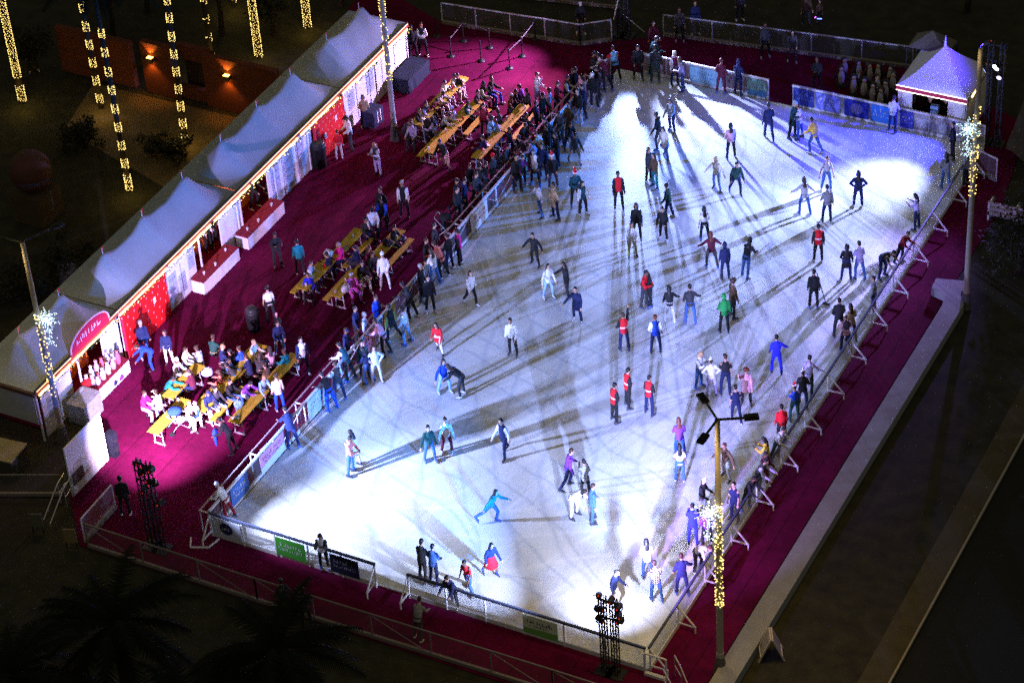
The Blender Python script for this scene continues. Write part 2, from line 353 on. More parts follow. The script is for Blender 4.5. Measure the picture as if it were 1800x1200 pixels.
def hair_mesh(pose, kind):
    key = ('hair', kind, pose)
    if key in MC: return MC[key]
    j = skel(pose); m = MB(); hd, hu, fw = j['head'], j['hu'], j['fw']; HM = axes(hu); x = V3((1, 0, 0))
    if kind in ('short', 'curly', 'long', 'bun'):
        r = .125 if kind == 'curly' else .0
        m.ell(hd + hu * .042 - fw * .018, (max(.088, r), max(.1, r), max(.094, r * .9)), HM); m.ell(hd - fw * .045 - hu * .01, (.076, .06, .085), HM)
        if kind == 'long':
            back = hd - fw * .07; m.ell(back - hu * .1, (.085, .045, .13), HM); m.ell(j['neck'] - fw * .085 - j['up'] * .1, (.1, .045, .17), axes(j['up']))
            for s in (-1, 1): m.ell(hd + x * s * .082 - hu * .06 - fw * .01, (.024, .045, .1), HM)
        if kind == 'bun': m.ell(hd - fw * .1 + hu * .07, (.05, .05, .05), HM)
        if kind == 'curly':
            rr = random.Random(3)
            for q in range(22):
                u = V3((rr.uniform(-1, 1), rr.uniform(-1, .5), rr.uniform(-.3, 1))).normalized(); m.ell(hd + hu * .03 + HM @ V3((u.x, u.y, u.z)) * .11, (.04, .04, .04), nu=7, nv=5)
    elif kind == 'beanie':
        m.ell(hd + hu * .05 - fw * .008, (.095, .108, .098), HM); m.ell(hd + hu * .155 - fw * .01, (.035, .035, .035), HM)
    elif kind == 'cap':
        m.ell(hd + hu * .048, (.09, .105, .082), HM); m.ell(hd + hu * .045 + fw * .13, (.07, .08, .014), HM)
    elif kind == 'hood':
        m.ell(hd + hu * .02 - fw * .025, (.105, .115, .13), HM); m.ell(j['neck'] + hu * .02 - fw * .03, (.11, .1, .08), HM)
    elif kind == 'santa':
        m.tube([hd + hu * .05, hd + hu * .1, hd + hu * .18 - fw * .03, hd + hu * .22 - fw * .1, hd + hu * .17 - fw * .17], [.098, .09, .06, .035, .018], 12)
    elif kind == 'antlers':
        m.ell(hd + hu * .042 - fw * .018, (.088, .1, .094), HM)
        for s in (-1, 1):
            b0 = hd + hu * .12 + x * s * .05; b1 = b0 + hu * .12 + x * s * .06; caps(m, b0, .014, b1, .012, 6); caps(m, b1, .012, b1 + hu * .1, .01, 6); caps(m, b1, .012, b1 + x * s * .08 + hu * .03, .01, 6)
    me = remesh(m, .014, 2); me.name = 'hair'; me.materials.append(None); me.materials.append(None)
    if kind == 'santa':
        bm = bmesh.new(); bm.from_mesh(me); t = MB()
        t.tube([hd + hu * .035, hd + hu * .05, hd + hu * .085], [.1, .112, .1], 14); t.ell(hd + hu * .14 - fw * .185, (.042, .042, .042))
        vs = [bm.verts.new(p) for p in t.v]
        for f in t.f: nf = bm.faces.new([vs[i] for i in f]); nf.material_index = 1; nf.smooth = True
        bm.to_mesh(me); bm.free()
    MC[key] = me; return me
def part_obj(name, me, mats, parent):
    o = bpy.data.objects.new(name, me); COL.objects.link(o); o.parent = parent
    for i, mm in enumerate(mats):
        if i < len(o.material_slots): o.material_slots[i].link = 'OBJECT'; o.material_slots[i].material = mm
    return o
ICE_Z = 0.06
SKATE = {'w': mat('skate boot white', (.6, .6, .6), .5), 'b': mat('skate boot dark', (.03, .03, .05), .5), 'l': mat('skate boot blue', (.04, .1, .4), .5)}
BLADE = mat('skate blade steel', (.6, .62, .65), .25, 1, noise_amt=0)
WHITE_TRIM = mat('white fleece trim', (.8, .8, .8), .95, noise_amt=.05)
VIS = mat('reflective band', (.75, .75, .72), .35)
GROUPS = {'I': 'skaters and people on the ice', 'C': 'visitors on the red carpet', 'S': 'visitors seated at the yellow tables', 'K': 'servers in the bar windows', 'X': 'people on the dark ground beyond the fences'}
def make_person(row, idx):
    spec, label = row.split('|'); t = spec.split(); grp, px, py, pose, face, h, hr, top = t[0], float(t[1]), float(t[2]), t[3], float(t[4]), float(t[5]), t[6], t[7]
    bot = t[8] if len(t) > 8 else 'tro:blk'; extra = [e for e in t[9:]]
    rng = random.Random(idx * 31 + 5)
    if pose == 'stand': pose = ('stand', 'stand2', 'stand3', 'stand4')[(idx * 7 + idx // 3) % 4]
    z = ICE_Z + .05 if grp == 'I' else (0.0 if grp != 'X' else 0.0)
    if grp == 'S': p = G(px, py, .5); p[2] = 0
    else: p = G(px, py, z)
    if grp == 'K': p[2] = 0.02
    if grp == 'C': p[2] = .012
    if grp == 'S': p[2] = .012
    tc = V3((CAM_LOC[0] - p[0], CAM_LOC[1] - p[1], 0)).normalized(); rg = V3((RT[0], RT[1], 0)).normalized()
    a = R(face + rng.uniform(-8, 8)); d = tc * math.cos(a) + rg * math.sin(a)
    me = body_mesh(pose); root = bpy.data.objects.new('person', me); COL.objects.link(root)
    root.location = p; root.rotation_euler = (0, 0, math.atan2(-d.x, d.y)); s = h / 1.72 * .975; root.scale = (s * rng.uniform(.91, .99), s * rng.uniform(.92, 1.0), s)
    root.material_slots[0].link = 'OBJECT'; root.material_slots[0].material = SKIN[rng.choice((0, 0, 0, 1, 1, 2))]
    tag(root, label.strip(), 'child' if h < 1.45 else 'person', GROUPS[grp])
    kind, tc_ = top.split(':'); c1, c2 = (tc_.split('/') + [None])[:2]; sl = fab(c2) if c2 else fab(c1)
    if kind == 'tee' and not c2: sl = fab(c1)
    if kind == 'tee' and c2 == 'peach': sl = fab(c1)
    mk = 'jacket' if kind == 'vest' else kind
    part_obj({'tee': 'shirt', 'vest': 'vest', 'jacket': 'jacket', 'hoodie': 'hoodie', 'coat': 'coat', 'dress': 'dress'}[kind], top_mesh(pose, mk), [fab(c1), sl, VIS if 'vis' in extra else fab(c1)], root)
    bk, bc = bot.split(':'); part_obj('skirt' if bk == 'skirt' else 'trousers', bottom_mesh(pose, bk), [fab(bc)], root)
    sk = grp == 'I'; sc = rng.choice('wbbl')
    sm = SKATE[sc] if sk else fab(rng.choice(('white', 'char', 'blk', 'lgrey')))
    for k in 'LR': part_obj('ice_skate' if sk else 'shoe', shoe_mesh(pose, k, sk), [sm, BLADE], root)
    hk, hc = hr.split(':')
    if hk in ('beanie', 'cap', 'santa', 'hood'):
        o = part_obj({'beanie': 'knit_hat', 'cap': 'cap', 'santa': 'santa_hat', 'hood': 'hood'}[hk], hair_mesh(pose, hk), [fab(hc), WHITE_TRIM], root)
        if hk != 'hood': part_obj('hair', hair_mesh(pose, 'short'), [hairmat('brown')], root)
    else: part_obj('hair', hair_mesh(pose, hk), [hairmat(hc), hairmat(hc)], root)
    j = skel(pose)
    for e in extra:
        if e.startswith('+pack'):
            m = MB(); q = j['chest'] - j['fw'] * .2; m.ell(q, (.16, .1, .22), axes(j['up'])); m.ell(q - j['fw'] * .07 - j['up'] * .06, (.11, .06, .1), axes(j['up'])); o = m.build('backpack', fab('blk'), None, True)
            o.matrix_world = Matrix.LocRotScale(root.location, root.rotation_euler, root.scale); tag(o, 'black backpack worn by the skater with the white beanie', 'backpack')
        if e.startswith('+coat'):
            m = MB(); q = (j['wriL'] + j['wriR']) / 2; m.ell(q - V3((0, 0, .15)), (.24, .1, .3)); m.ell(q, (.27, .12, .1)); m.ell(q - V3((.1, 0, .4)), (.07, .06, .16)); o = m.build('carried_coat', fab('blue'), None, True)
            o.matrix_world = Matrix.LocRotScale(root.location, root.rotation_euler, root.scale); tag(o, 'bright blue coat hanging over the arms of the person in black', 'coat')
    return root
# ------------------------------------------------------------------ the setting
def structure(o): o['kind'] = 'structure'; return o
lawn_m = mat('lawn', (.014, .014, .007), .95, noise_amt=.6, nscale=1.6, c2=(.05, .046, .024), bump=.6)
pave_m = mat('dark paving', (.022, .019, .014), .9, noise_amt=.3, nscale=2)
carpet_m = mat('red carpet', (.105, .0022, .032), .95, noise_amt=.3, nscale=3.5, bump=.3, spec=.08)
nt = carpet_m.node_tree; b = nt.nodes['Principled BSDF']; src = b.inputs['Base Color'].links[0].from_socket
tc = nt.nodes.new('ShaderNodeTexCoord'); sp_ = nt.nodes.new('ShaderNodeSeparateXYZ'); nt.links.new(tc.outputs['Object'], sp_.inputs[0])
def _math(op, a, bval, clamp=False):
    q = nt.nodes.new('ShaderNodeMath'); q.operation = op; q.use_clamp = clamp; nt.links.new(a, q.inputs[0]); q.inputs[1].default_value = bval; return q.outputs[0]
seam = _math('LESS_THAN', _math('FRACT', _math('MULTIPLY', sp_.outputs['X'], 1 / 1.83), 0), .022)
nz = nt.nodes.new('ShaderNodeTexNoise'); nz.inputs['Scale'].default_value = .55; nz.inputs['Detail'].default_value = 7; nt.links.new(tc.outputs['Object'], nz.inputs['Vector'])
stn = nt.nodes.new('ShaderNodeMapRange'); stn.inputs['From Min'].default_value = .35; stn.inputs['From Max'].default_value = .68; stn.inputs['To Min'].default_value = .72; stn.inputs['To Max'].default_value = 1.15; nt.links.new(nz.outputs['Fac'], stn.inputs['Value'])
f_ = nt.nodes.new('ShaderNodeMath'); f_.operation = 'SUBTRACT'; nt.links.new(stn.outputs[0], f_.inputs[0]); nt.links.new(_math('MULTIPLY', seam, .45), f_.inputs[1])
mul = nt.nodes.new('ShaderNodeVectorMath'); mul.operation = 'SCALE'; nt.links.new(src, mul.inputs[0]); nt.links.new(f_.outputs[0], mul.inputs['Scale']); nt.links.new(mul.outputs[0], b.inputs['Base Color'])
conc_m = mat('concrete', (.25, .25, .27), .85, noise_amt=.14, nscale=3, bump=.15)
m = MB(); m.poly([(-900, -900, -.03), (900, -900, -.03), (900, 1200, -.03), (-900, 1200, -.03)]); structure(m.build('ground', lawn_m))
carp = [(-8.75, 4.2), (-6.1, 2.1), (-6.0, -.3), (-4.1, -2.4), (19.0, -2.4), (19.0, 30), (18.0, 36.2), (12.2, 38.6), (.8, 37.1), (-1.2, 35.85), (-2.45, 34.95), (-9.3, 34.4), (-14, 36.5), (-14, 34.0), (-11.9, 31.5), (-11.9, 2.5), (-9.0, 2.5)]
m = MB(); m.slab(carp, -.02, .01); structure(m.build('carpet', carpet_m))
m = MB(); m.slab([(-14, -9), (-6.1, -9), (-6.05, 2.0), (-9.0, 2.4), (-14, 2.4)], -.025, -.012); structure(m.build('path', pave_m))
m = MB(); m.slab([(-20.5, 20.2), (-12.2, 17.5), (-12.2, 23.9), (-21.5, 23.9)], -.025, -.014); structure(m.build('amber_lit_paving', mat('amber lit paving', (.12, .085, .042), .9, noise_amt=.35, nscale=1.2)))  # amber light before the wall, put into the colour of this ground patch
m = MB(); m.slab([(23.45, -8), (24.4, -8), (24.4, 60), (23.45, 60)], -.025, -.012); structure(m.build('side_path', mat('side path', (.06, .05, .028), .9, noise_amt=.25, nscale=2)))
m = MB(); m.slab([(24.4, -8), (60, -8), (60, 60), (24.4, 60)], -.028, -.02); structure(m.build('road', mat('asphalt', (.008, .009, .01), .9, noise_amt=.25, nscale=3)))
m = MB(); m.slab([(24.4, -8), (24.46, -8), (24.46, 60), (24.4, 60)], -.02, .1); structure(m.build('kerb', mat('kerb stone', (.3, .27, .22), .8)))
# the ice
ice = mat('ice', (.74, .8, .87), .34, noise_amt=0, spec=.4); nt = ice.node_tree; b = nt.nodes['Principled BSDF']
tc = nt.nodes.new('ShaderNodeTexCoord'); n1 = nt.nodes.new('ShaderNodeTexNoise'); n1.inputs['Scale'].default_value = .6; n1.inputs['Detail'].default_value = 6; nt.links.new(tc.outputs['Object'], n1.inputs['Vector'])
mp = nt.nodes.new('ShaderNodeMapping'); mp.inputs['Scale'].default_value = (9, 1.1, 1); mp.inputs['Rotation'].default_value = (0, 0, .35); nt.links.new(tc.outputs['Object'], mp.inputs['Vector'])
n2 = nt.nodes.new('ShaderNodeTexNoise'); n2.inputs['Scale'].default_value = 2.2; n2.inputs['Detail'].default_value = 8; n2.inputs['Distortion'].default_value = 1.5; nt.links.new(mp.outputs[0], n2.inputs['Vector'])
ad = nt.nodes.new('ShaderNodeMath'); ad.operation = 'ADD'; nt.links.new(n1.outputs['Fac'], ad.inputs[0]); nt.links.new(n2.outputs['Fac'], ad.inputs[1])
rp = nt.nodes.new('ShaderNodeValToRGB'); rp.color_ramp.elements[0].position = .7; rp.color_ramp.elements[0].color = (.6, .68, .8, 1); rp.color_ramp.elements[1].position = 1.3 / 1.0 if False else 1.0; rp.color_ramp.elements[1].color = (.8, .84, .88, 1)
nt.links.new(ad.outputs[0], rp.inputs[0]); col_ = rp.outputs[0]
for (rot, sc, dist, amt, tone) in ((.5, .21, 16.0, .24, (.9, .93, .96, 1)), (2.0, .27, 13.0, .2, (.42, .5, .62, 1)), (1.2, .15, 21.0, .22, (.92, .94, .97, 1)), (2.7, .19, 17.0, .18, (.45, .52, .65, 1))):
    mp2 = nt.nodes.new('ShaderNodeMapping'); mp2.inputs['Rotation'].default_value = (0, 0, rot); nt.links.new(tc.outputs['Object'], mp2.inputs['Vector'])
    wv = nt.nodes.new('ShaderNodeTexWave'); wv.inputs['Scale'].default_value = sc; wv.inputs['Distortion'].default_value = dist; wv.inputs['Detail'].default_value = 3; wv.inputs['Detail Scale'].default_value = .35; nt.links.new(mp2.outputs[0], wv.inputs['Vector'])
    pw = nt.nodes.new('ShaderNodeMath'); pw.operation = 'POWER'; pw.inputs[1].default_value = 24; nt.links.new(wv.outputs['Fac'], pw.inputs[0])
    am = nt.nodes.new('ShaderNodeMath'); am.operation = 'MULTIPLY'; am.inputs[1].default_value = amt * 2.2; nt.links.new(pw.outputs[0], am.inputs[0])
    mx = nt.nodes.new('ShaderNodeMix'); mx.data_type = 'RGBA'; mx.inputs[7].default_value = tone; nt.links.new(am.outputs[0], mx.inputs[0]); nt.links.new(col_, mx.inputs[6]); col_ = mx.outputs[2]
nt.links.new(col_, b.inputs['Base Color'])
n3 = nt.nodes.new('ShaderNodeTexNoise'); n3.inputs['Scale'].default_value = 7; n3.inputs['Detail'].default_value = 4; nt.links.new(tc.outputs['Object'], n3.inputs['Vector'])
bp = nt.nodes.new('ShaderNodeBump'); bp.inputs['Strength'].default_value = .25; bp.inputs['Distance'].default_value = .02; nt.links.new(n3.outputs['Fac'], bp.inputs['Height']); nt.links.new(bp.outputs[0], b.inputs['Normal'])
m = MB(); m.slab([(.03, .03), (16.97, .03), (16.97, 33.72), (.03, 33.72)], 0.011, ICE_Z); structure(m.build('ice_rink', ice))
# low seat wall along the right side
m = MB(); m.slab([(19.2, -1.2), (19.95, -1.2), (19.95, 22.6), (19.6, 23.2), (19.6, 24.1), (18.4, 23.8), (18.45, 23.15), (19.1, 22.95), (19.2, 22.2)], -.03, .38)
tag(m.build('low_wall', conc_m), 'long low concrete wall beside the red carpet on the right, bent at its far end', 'wall')

# ------------------------------------------------------------------ rink boards
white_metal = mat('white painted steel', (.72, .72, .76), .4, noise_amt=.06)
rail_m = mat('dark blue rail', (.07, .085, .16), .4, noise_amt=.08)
kick_m = mat('white kick plate', (.7, .7, .72), .5, noise_amt=.1)
def clear_mat(key, col, a):
    if key in MATS: return MATS[key]
    mm = mat(key, col, .5, noise_amt=.15, nscale=20); mm.node_tree.nodes['Principled BSDF'].inputs['Alpha'].default_value = a; return mm
sheet_m = clear_mat('scuffed clear panel', (.66, .67, .72), .42)
sheet_dim = clear_mat('clear mesh panel', (.4, .4, .44), .22)
BAN = {}
def banner_mats(bgc): return [mat('banner ' + str(bgc), bgc, .6, noise_amt=.08), ]
def scribble(m, o, u, v, w, h, rows, rng, cur=1, n=None):
    """small unreadable lettering: rows of short strokes on a flat banner; o origin, u across, v up"""
    m.cur = cur
    for (y, hh, x0, x1) in rows:
        x = x0
        while x < x1:
            cw = rng.uniform(.35, .8) * hh
            for k in range(rng.choice((1, 2, 2, 3))):
                a = o + u * (x + rng.uniform(0, cw * .7)) * 1.0 + v * (y + rng.uniform(-.2, .2) * hh); t = rng.choice((0, 0, 1))
                e = a + (v * hh * rng.uniform(.5, 1) if t == 0 else u * cw * .8); s = V3(u) * hh * .14 if t == 0 else V3(v) * hh * .14
                m.add([a, a + s, e + s, e], [(0, 1, 2, 3)])
            x += cw * 1.25
    m.cur = 0
def boards(name, label, p0, p1, npan, out, banners, dashed=False, braces=True, sheet=None, brace_idx=None, rail_white=False):
    """p0->p1 along the ice edge, out = unit vector away from the ice"""
    p0 = V3((*p0, 0)); p1 = V3((*p1, 0)); out = V3((*out, 0)); L = (p1 - p0).length; u = (p1 - p0) / L; z = V3((0, 0, 1)); st = L / npan
    root = thing(name, label, 'rink boards', p0 + out * .04, 0)
    base = p0 + out * .04
    loc = lambda p: p - base
    H = 1.06
    m = MB(); m.bar(loc(base + z * H), loc(base + u * L + z * H), .07, .09); m.build('top_rail', white_metal if rail_white else rail_m, root)
    m = MB(); m.bar(loc(base + z * .1), loc(base + u * L + z * .1), .05, .2); m.build('kick_plate', kick_m, root)
    for i in range(npan + 1):
        m = MB(); q = base + u * (st * i) ; q = q + u * (.03 if i == 0 else (-.03 if i == npan else 0))
        m.bar(loc(q + out * .03), loc(q + out * .03 + z * (H - .05)), .05); m.build('post', white_metal, root)
        if braces and (brace_idx is None or i in brace_idx):
            m = MB(); f = q + out * .66; m.bar(loc(q + out * .05 + z * .98), loc(f + z * .27), .045); m.bar(loc(q + out * .05 + z * .27), loc(f + z * .27), .045); m.bar(loc(f + z * .29), loc(f), .045); m.build('brace', white_metal, root)
    for i in range(npan):
        a = base + u * (st * i + .06); bq = base + u * (st * (i + 1) - .06)
        m = MB(); m.add([loc(a + z * .2), loc(bq + z * .2), loc(bq + z * (H - .06)), loc(a + z * (H - .06))], [(0, 1, 2, 3)]); m.build('clear_panel', sheet or sheet_m, root)
        if i % 2 == 0 and dashed:
            m = MB(); m.bar(loc(a + z * .22 + out * .03), loc(bq + z * (H - .1) + out * .03), .03); m.build('diagonal_strut', white_metal, root)
    for (t0, t1, col, ink, style) in banners:
        rng = random.Random(int(t0 * 100)); mm = MB(); outside = -.045 if (dashed or out.y > .5) else .07
        a = base + u * t0 + out * outside + z * .17; w = t1 - t0; h = .82
        mm.bar(loc(a + z * h / 2), loc(a + u * w + z * h / 2), h, .012) if False else mm.add([loc(a), loc(a + u * w), loc(a + u * w + z * h), loc(a + z * h), loc(a + out * .012), loc(a + u * w + out * .012), loc(a + u * w + z * h + out * .012), loc(a + z * h + out * .012)], [(0, 1, 2, 3), (7, 6, 5, 4), (0, 4, 5, 1), (1, 5, 6, 2), (2, 6, 7, 3), (3, 7, 4, 0)])
        for side in (-.006, .018):
            o = loc(a) + out * side
            uu = u if (side > 0) == (u.cross(z).dot(out) > 0) else u
            if style == 'round':
                mm.cur = 1; c = o + u * w * .5 + z * h * .52; n = 20
                mm.add([c] + [c + u * .27 * math.cos(2 * math.pi * k / n) + z * .27 * math.sin(2 * math.pi * k / n) for k in range(n)], [(0, 1 + k, 1 + (k + 1) % n) for k in range(n)]); mm.cur = 0
                scribble(mm, o + out * (.004 if side > 0 else -.004), u, z, w, h, [(h * .45, .12, w * .34, w * .62)], rng, 2)
            elif style == 'two':
                mm.cur = 2; mm.add([o, o + u * w, o + u * w + z * h * .38, o + z * h * .3], [(0, 1, 2, 3)]); mm.cur = 0
                scribble(mm, o + out * (.004 if side > 0 else -.004), u, z, w, h, [(h * .62, .16, w * .1, w * .85), (h * .44, .1, w * .15, w * .7)], rng)
            else:
                scribble(mm, o, u, z, w, h, [(h * .6, .17, w * .14, w * .8), (h * .36, .13, w * .1, w * .9)], rng)
        mm.build('banner', [mat('banner %s' % str(col), col, .6, noise_amt=.08), mat('ink %s' % str(ink[0]), ink[0], .6, noise_amt=0), mat('ink %s' % str(ink[1]), ink[1], .6, noise_amt=0)], root)
    return root
WH, NV = (.72, .74, .78), (.015, .02, .09)
boards('rink_boards', 'left rink boards between the ice and the table area, hung with banners', (0, 0), (0, 33.2), 15, (-1, 0),
       [(1.35, 2.5, (.06, .16, .5), (WH, WH), ''), (3.35, 5.0, (.75, .32, .42), ((.5, .05, .2), WH), 'two'), (6.75, 8.2, (.6, .61, .64), ((.3, .3, .4), WH), ''), (11.0, 12.0, (.7, .3, .4), ((.45, .05, .15), WH), ''), (12.6, 13.5, (.6, .5, .12), ((.3, .2, .05), WH), ''), (15.7, 17.0, (.55, .65, .75), ((.05, .1, .3), WH), ''), (19.8, 21.2, (.74, .74, .76), ((.5, .05, .1), (.1, .3, .15)), ''), (23.6, 25.0, (.62, .55, .3), ((.35, .25, .08), WH), '')], dashed=True, sheet=sheet_dim, brace_idx=[2, 5, 8, 10], rail_white=True)
boards('rink_boards', 'right rink boards with clear panels and a row of white triangular braces', (17, 0), (17, 31.6), 14, (1, 0), [], sheet=sheet_m)
boards('rink_boards', 'front rink boards left of the gate with round logo, green and navy banners', (0, 0), (6.75, 0), 5, (0, -1),
       [(.1, 1.3, (.5, .55, .68), (NV, WH), 'round'), (2.75, 3.95, (.05, .3, .03), (WH, (.02, .12, .3)), ''), (4.95, 6.1, (.012, .015, .05), ((.4, .4, .5), WH), '')], brace_idx=[0, 5], sheet=sheet_m)
boards('rink_boards', 'front rink boards right of the gate with a pale green banner', (8.0, 0), (16.95, 0), 6, (0, -1), [(12.45 - 8.0, 13.75 - 8.0, (.62, .72, .55), (NV, (.16, .42, .08)), 'two')], brace_idx=[0], sheet=sheet_m)
boards('rink_boards', 'far rink boards left of the opening with pale blue and green banners', (1.1, 33.75), (7.2, 33.75), 5, (0, 1), [(2.4, 3.9, (.3, .6, .75), ((.1, .2, .4), WH), ''), (5.1, 6.0, (.2, .42, .3), (WH, (.1, .3, .5)), 'two')], braces=False, rail_white=True)
boards('rink_boards', 'far rink boards below the penguin aids with a row of blue banners', (8.3, 33.75), (16.95, 33.75), 7, (0, 1), [(.05, 1.0, (.03, .05, .3), ((.3, .35, .6), WH), ''), (1.1, 2.2, (.22, .26, .75), (WH, WH), ''), (2.4, 3.5, (.012, .02, .22), ((.2, .2, .4), WH), 'round'), (3.6, 4.7, (.04, .2, .7), (WH, WH), ''), (4.9, 5.5, (.05, .06, .3), (WH, WH), '')], braces=False, rail_white=True)
# second rail outside the left boards
m = MB(); m.bar((-.42, -.05, 1.0), (-.42, 13.2, 1.0), .045); m.bar((-.42, 18.3, 1.0), (-.42, 31.4, 1.0), .045)
rr = thing('outer_rail', 'thin second handrail running outside the left rink boards', 'handrail'); m.build('rail', mat('pinkish rail', (.55, .42, .45), .45), rr)
for y in (0.0, 3.4, 6.6, 9.8, 13.1, 18.4, 21.6, 24.8, 28.0, 31.3):
    m = MB(); m.bar((-.42, y, 0), (-.42, y, .98), .035); m.bar((-.42, y, 1.0), (-.06, y, 1.0), .04); m.build('bracket', white_metal, rr)
m = MB(); m.bar((-.35, -.95, .05), (-.62, -.5, .05), .05); m.bar((-.35, -.95, .05), (.25, -.7, .05), .05); m.bar((.25, -.7, .05), (.35, -.15, .05), .05)
tag(m.build('bent_tube', white_metal), 'white bent foot bar on the carpet at the near left corner of the boards', 'foot bar')

# ------------------------------------------------------------------ outer fences of mesh and tube
def mesh_fence(label, pts, h=1.1, npan=None, col=(.42, .4, .4), alpha=.12, base=True, base_w=.1, diag=False, step=2.3):
    mm = mat('fence tube %s' % str(col), col, .5); sh = clear_mat('fence mesh %s' % alpha, (.35, .33, .33), alpha)
    root = thing('barrier_fence', label, 'fence', (*pts[0], 0)); o = V3((*pts[0], 0)); z = V3((0, 0, 1))
    for a, bq in zip(pts[:-1], pts[1:]):
        a = V3((*a, 0)) - o; bq = V3((*bq, 0)) - o; L = (bq - a).length; n = max(1, round(L / step)); u = (bq - a) / L
        m = MB(); m.bar(a + z * h, bq + z * h, .05); m.build('top_rail', mm, root)
        m = MB(); m.bar(a + z * .09, bq + z * .09, base_w, .14); m.build('base_rail', mat('fence base', tuple(min(1, c * 1.1) for c in col), .6), root)
        for i in range(n + 1):
            q = a + u * (L * i / n); m = MB(); m.bar(q, q + z * h, .045)
            if diag and i < n and i % 2 == 0: m.bar(q + z * h * .95, q + u * (L / n) * .9 + z * .15, .025)
            m.build('post', mm, root)
        m = MB(); m.add([a + z * .16, bq + z * .16, bq + z * (h - .03), a + z * (h - .03)], [(0, 1, 2, 3)]); m.build('mesh_panel', sh, root)
    return root
mesh_fence('long dark mesh fence along the near front edge of the red carpet', [(-3.75, -2.35), (3.3, -2.35), (14.6, -2.2), (18.0, -2.2)], diag=True, col=(.17, .14, .13), alpha=.1)
mesh_fence('short pale fence panel by the near left corner of the carpet', [(-4.0, -2.2), (-4.05, -.2)], col=(.55, .5, .55), alpha=.3, base_w=.16)
mesh_fence('pale tube fence behind the queue posts, turning a corner beside the rear left light tower', [(-9.2, 34.35), (-2.45, 34.95), (-1.3, 35.85)], col=(.5, .5, .58), alpha=.08, base_w=.16, step=1.7)
mesh_fence('long fence behind the far boards from the rear light tower to the booth', [(.7, 37.1), (12.0, 38.6)], col=(.42, .42, .48), alpha=.1, base_w=.14)
mesh_fence('second dim fence on the lawn behind the queue area', [(-7.5, 37.6), (-1.8, 38.6)], col=(.3, .27, .2), alpha=.06)
mesh_fence('dark fence around the steps at the near left', [(-11.5, -2.8), (-9.0, -1.6), (-6.2, -.4)], col=(.12, .12, .11), alpha=.12, h=1.0)
m = MB(); m.bar((-.95, 36.4, 1.15), (-.2, 37.0, .05), .04); m.bar((-1.2, 35.9, 1.1), (-1.05, 36.4, 2.4), .04)
tag(m.build('tower_stay', mat('stay tube', (.5, .42, .3), .5)), 'two thin stays at the foot of the rear left light tower', 'stay')
def handrail(label, p, q, up):
    r = thing('stair_handrail', label, 'handrail', p); z = V3((0, 0, 1)); p0 = V3((0, 0, 0)); p1 = V3(q) - V3(p)
    for s in (0, 1):
        o = V3(up) * s; m = MB(); m.tube([o + p0 + z * .0, o + p0 + z * .95, o + p0 + (p1 - p0) * .3 + z * .9, o + p1 + z * .35, o + p1 - z * .1], .022, 8); m.bar(o + (p1 - p0) * .3, o + (p1 - p0) * .3 + z * .9, .03); m.bar(o + z * .5, o + (p1 - p0) * .3 + z * .48, .025); m.build('tube_rail', mat('steel tube', (.55, .54, .52), .35, .6), r)
handrail('steel stair handrail at the near right corner below the light tower', (17.9, .15, 0), (19.3, -1.2, 0), (-.05, -.75, 0))
handrail('steel stair handrail at the near left beside the white screen wall', (-6.15, -.2, 0), (-5.9, -2.0, -.1), (.35, -.1, 0))
m = MB(); m.bar((16.98, -.2, 1.0), (17.75, -.2, 1.0), .05); m.bar((16.98, -.2, 0), (16.98, -.2, 1.0), .06); m.bar((17.75, -.2, 0), (17.75, -.2, 1.0), .05); m.bar((16.98, -.2, .1), (17.75, -.2, .1), .12)
tag(m.build('corner_gate', white_metal), 'small white tube gate at the near right corner of the boards', 'gate')

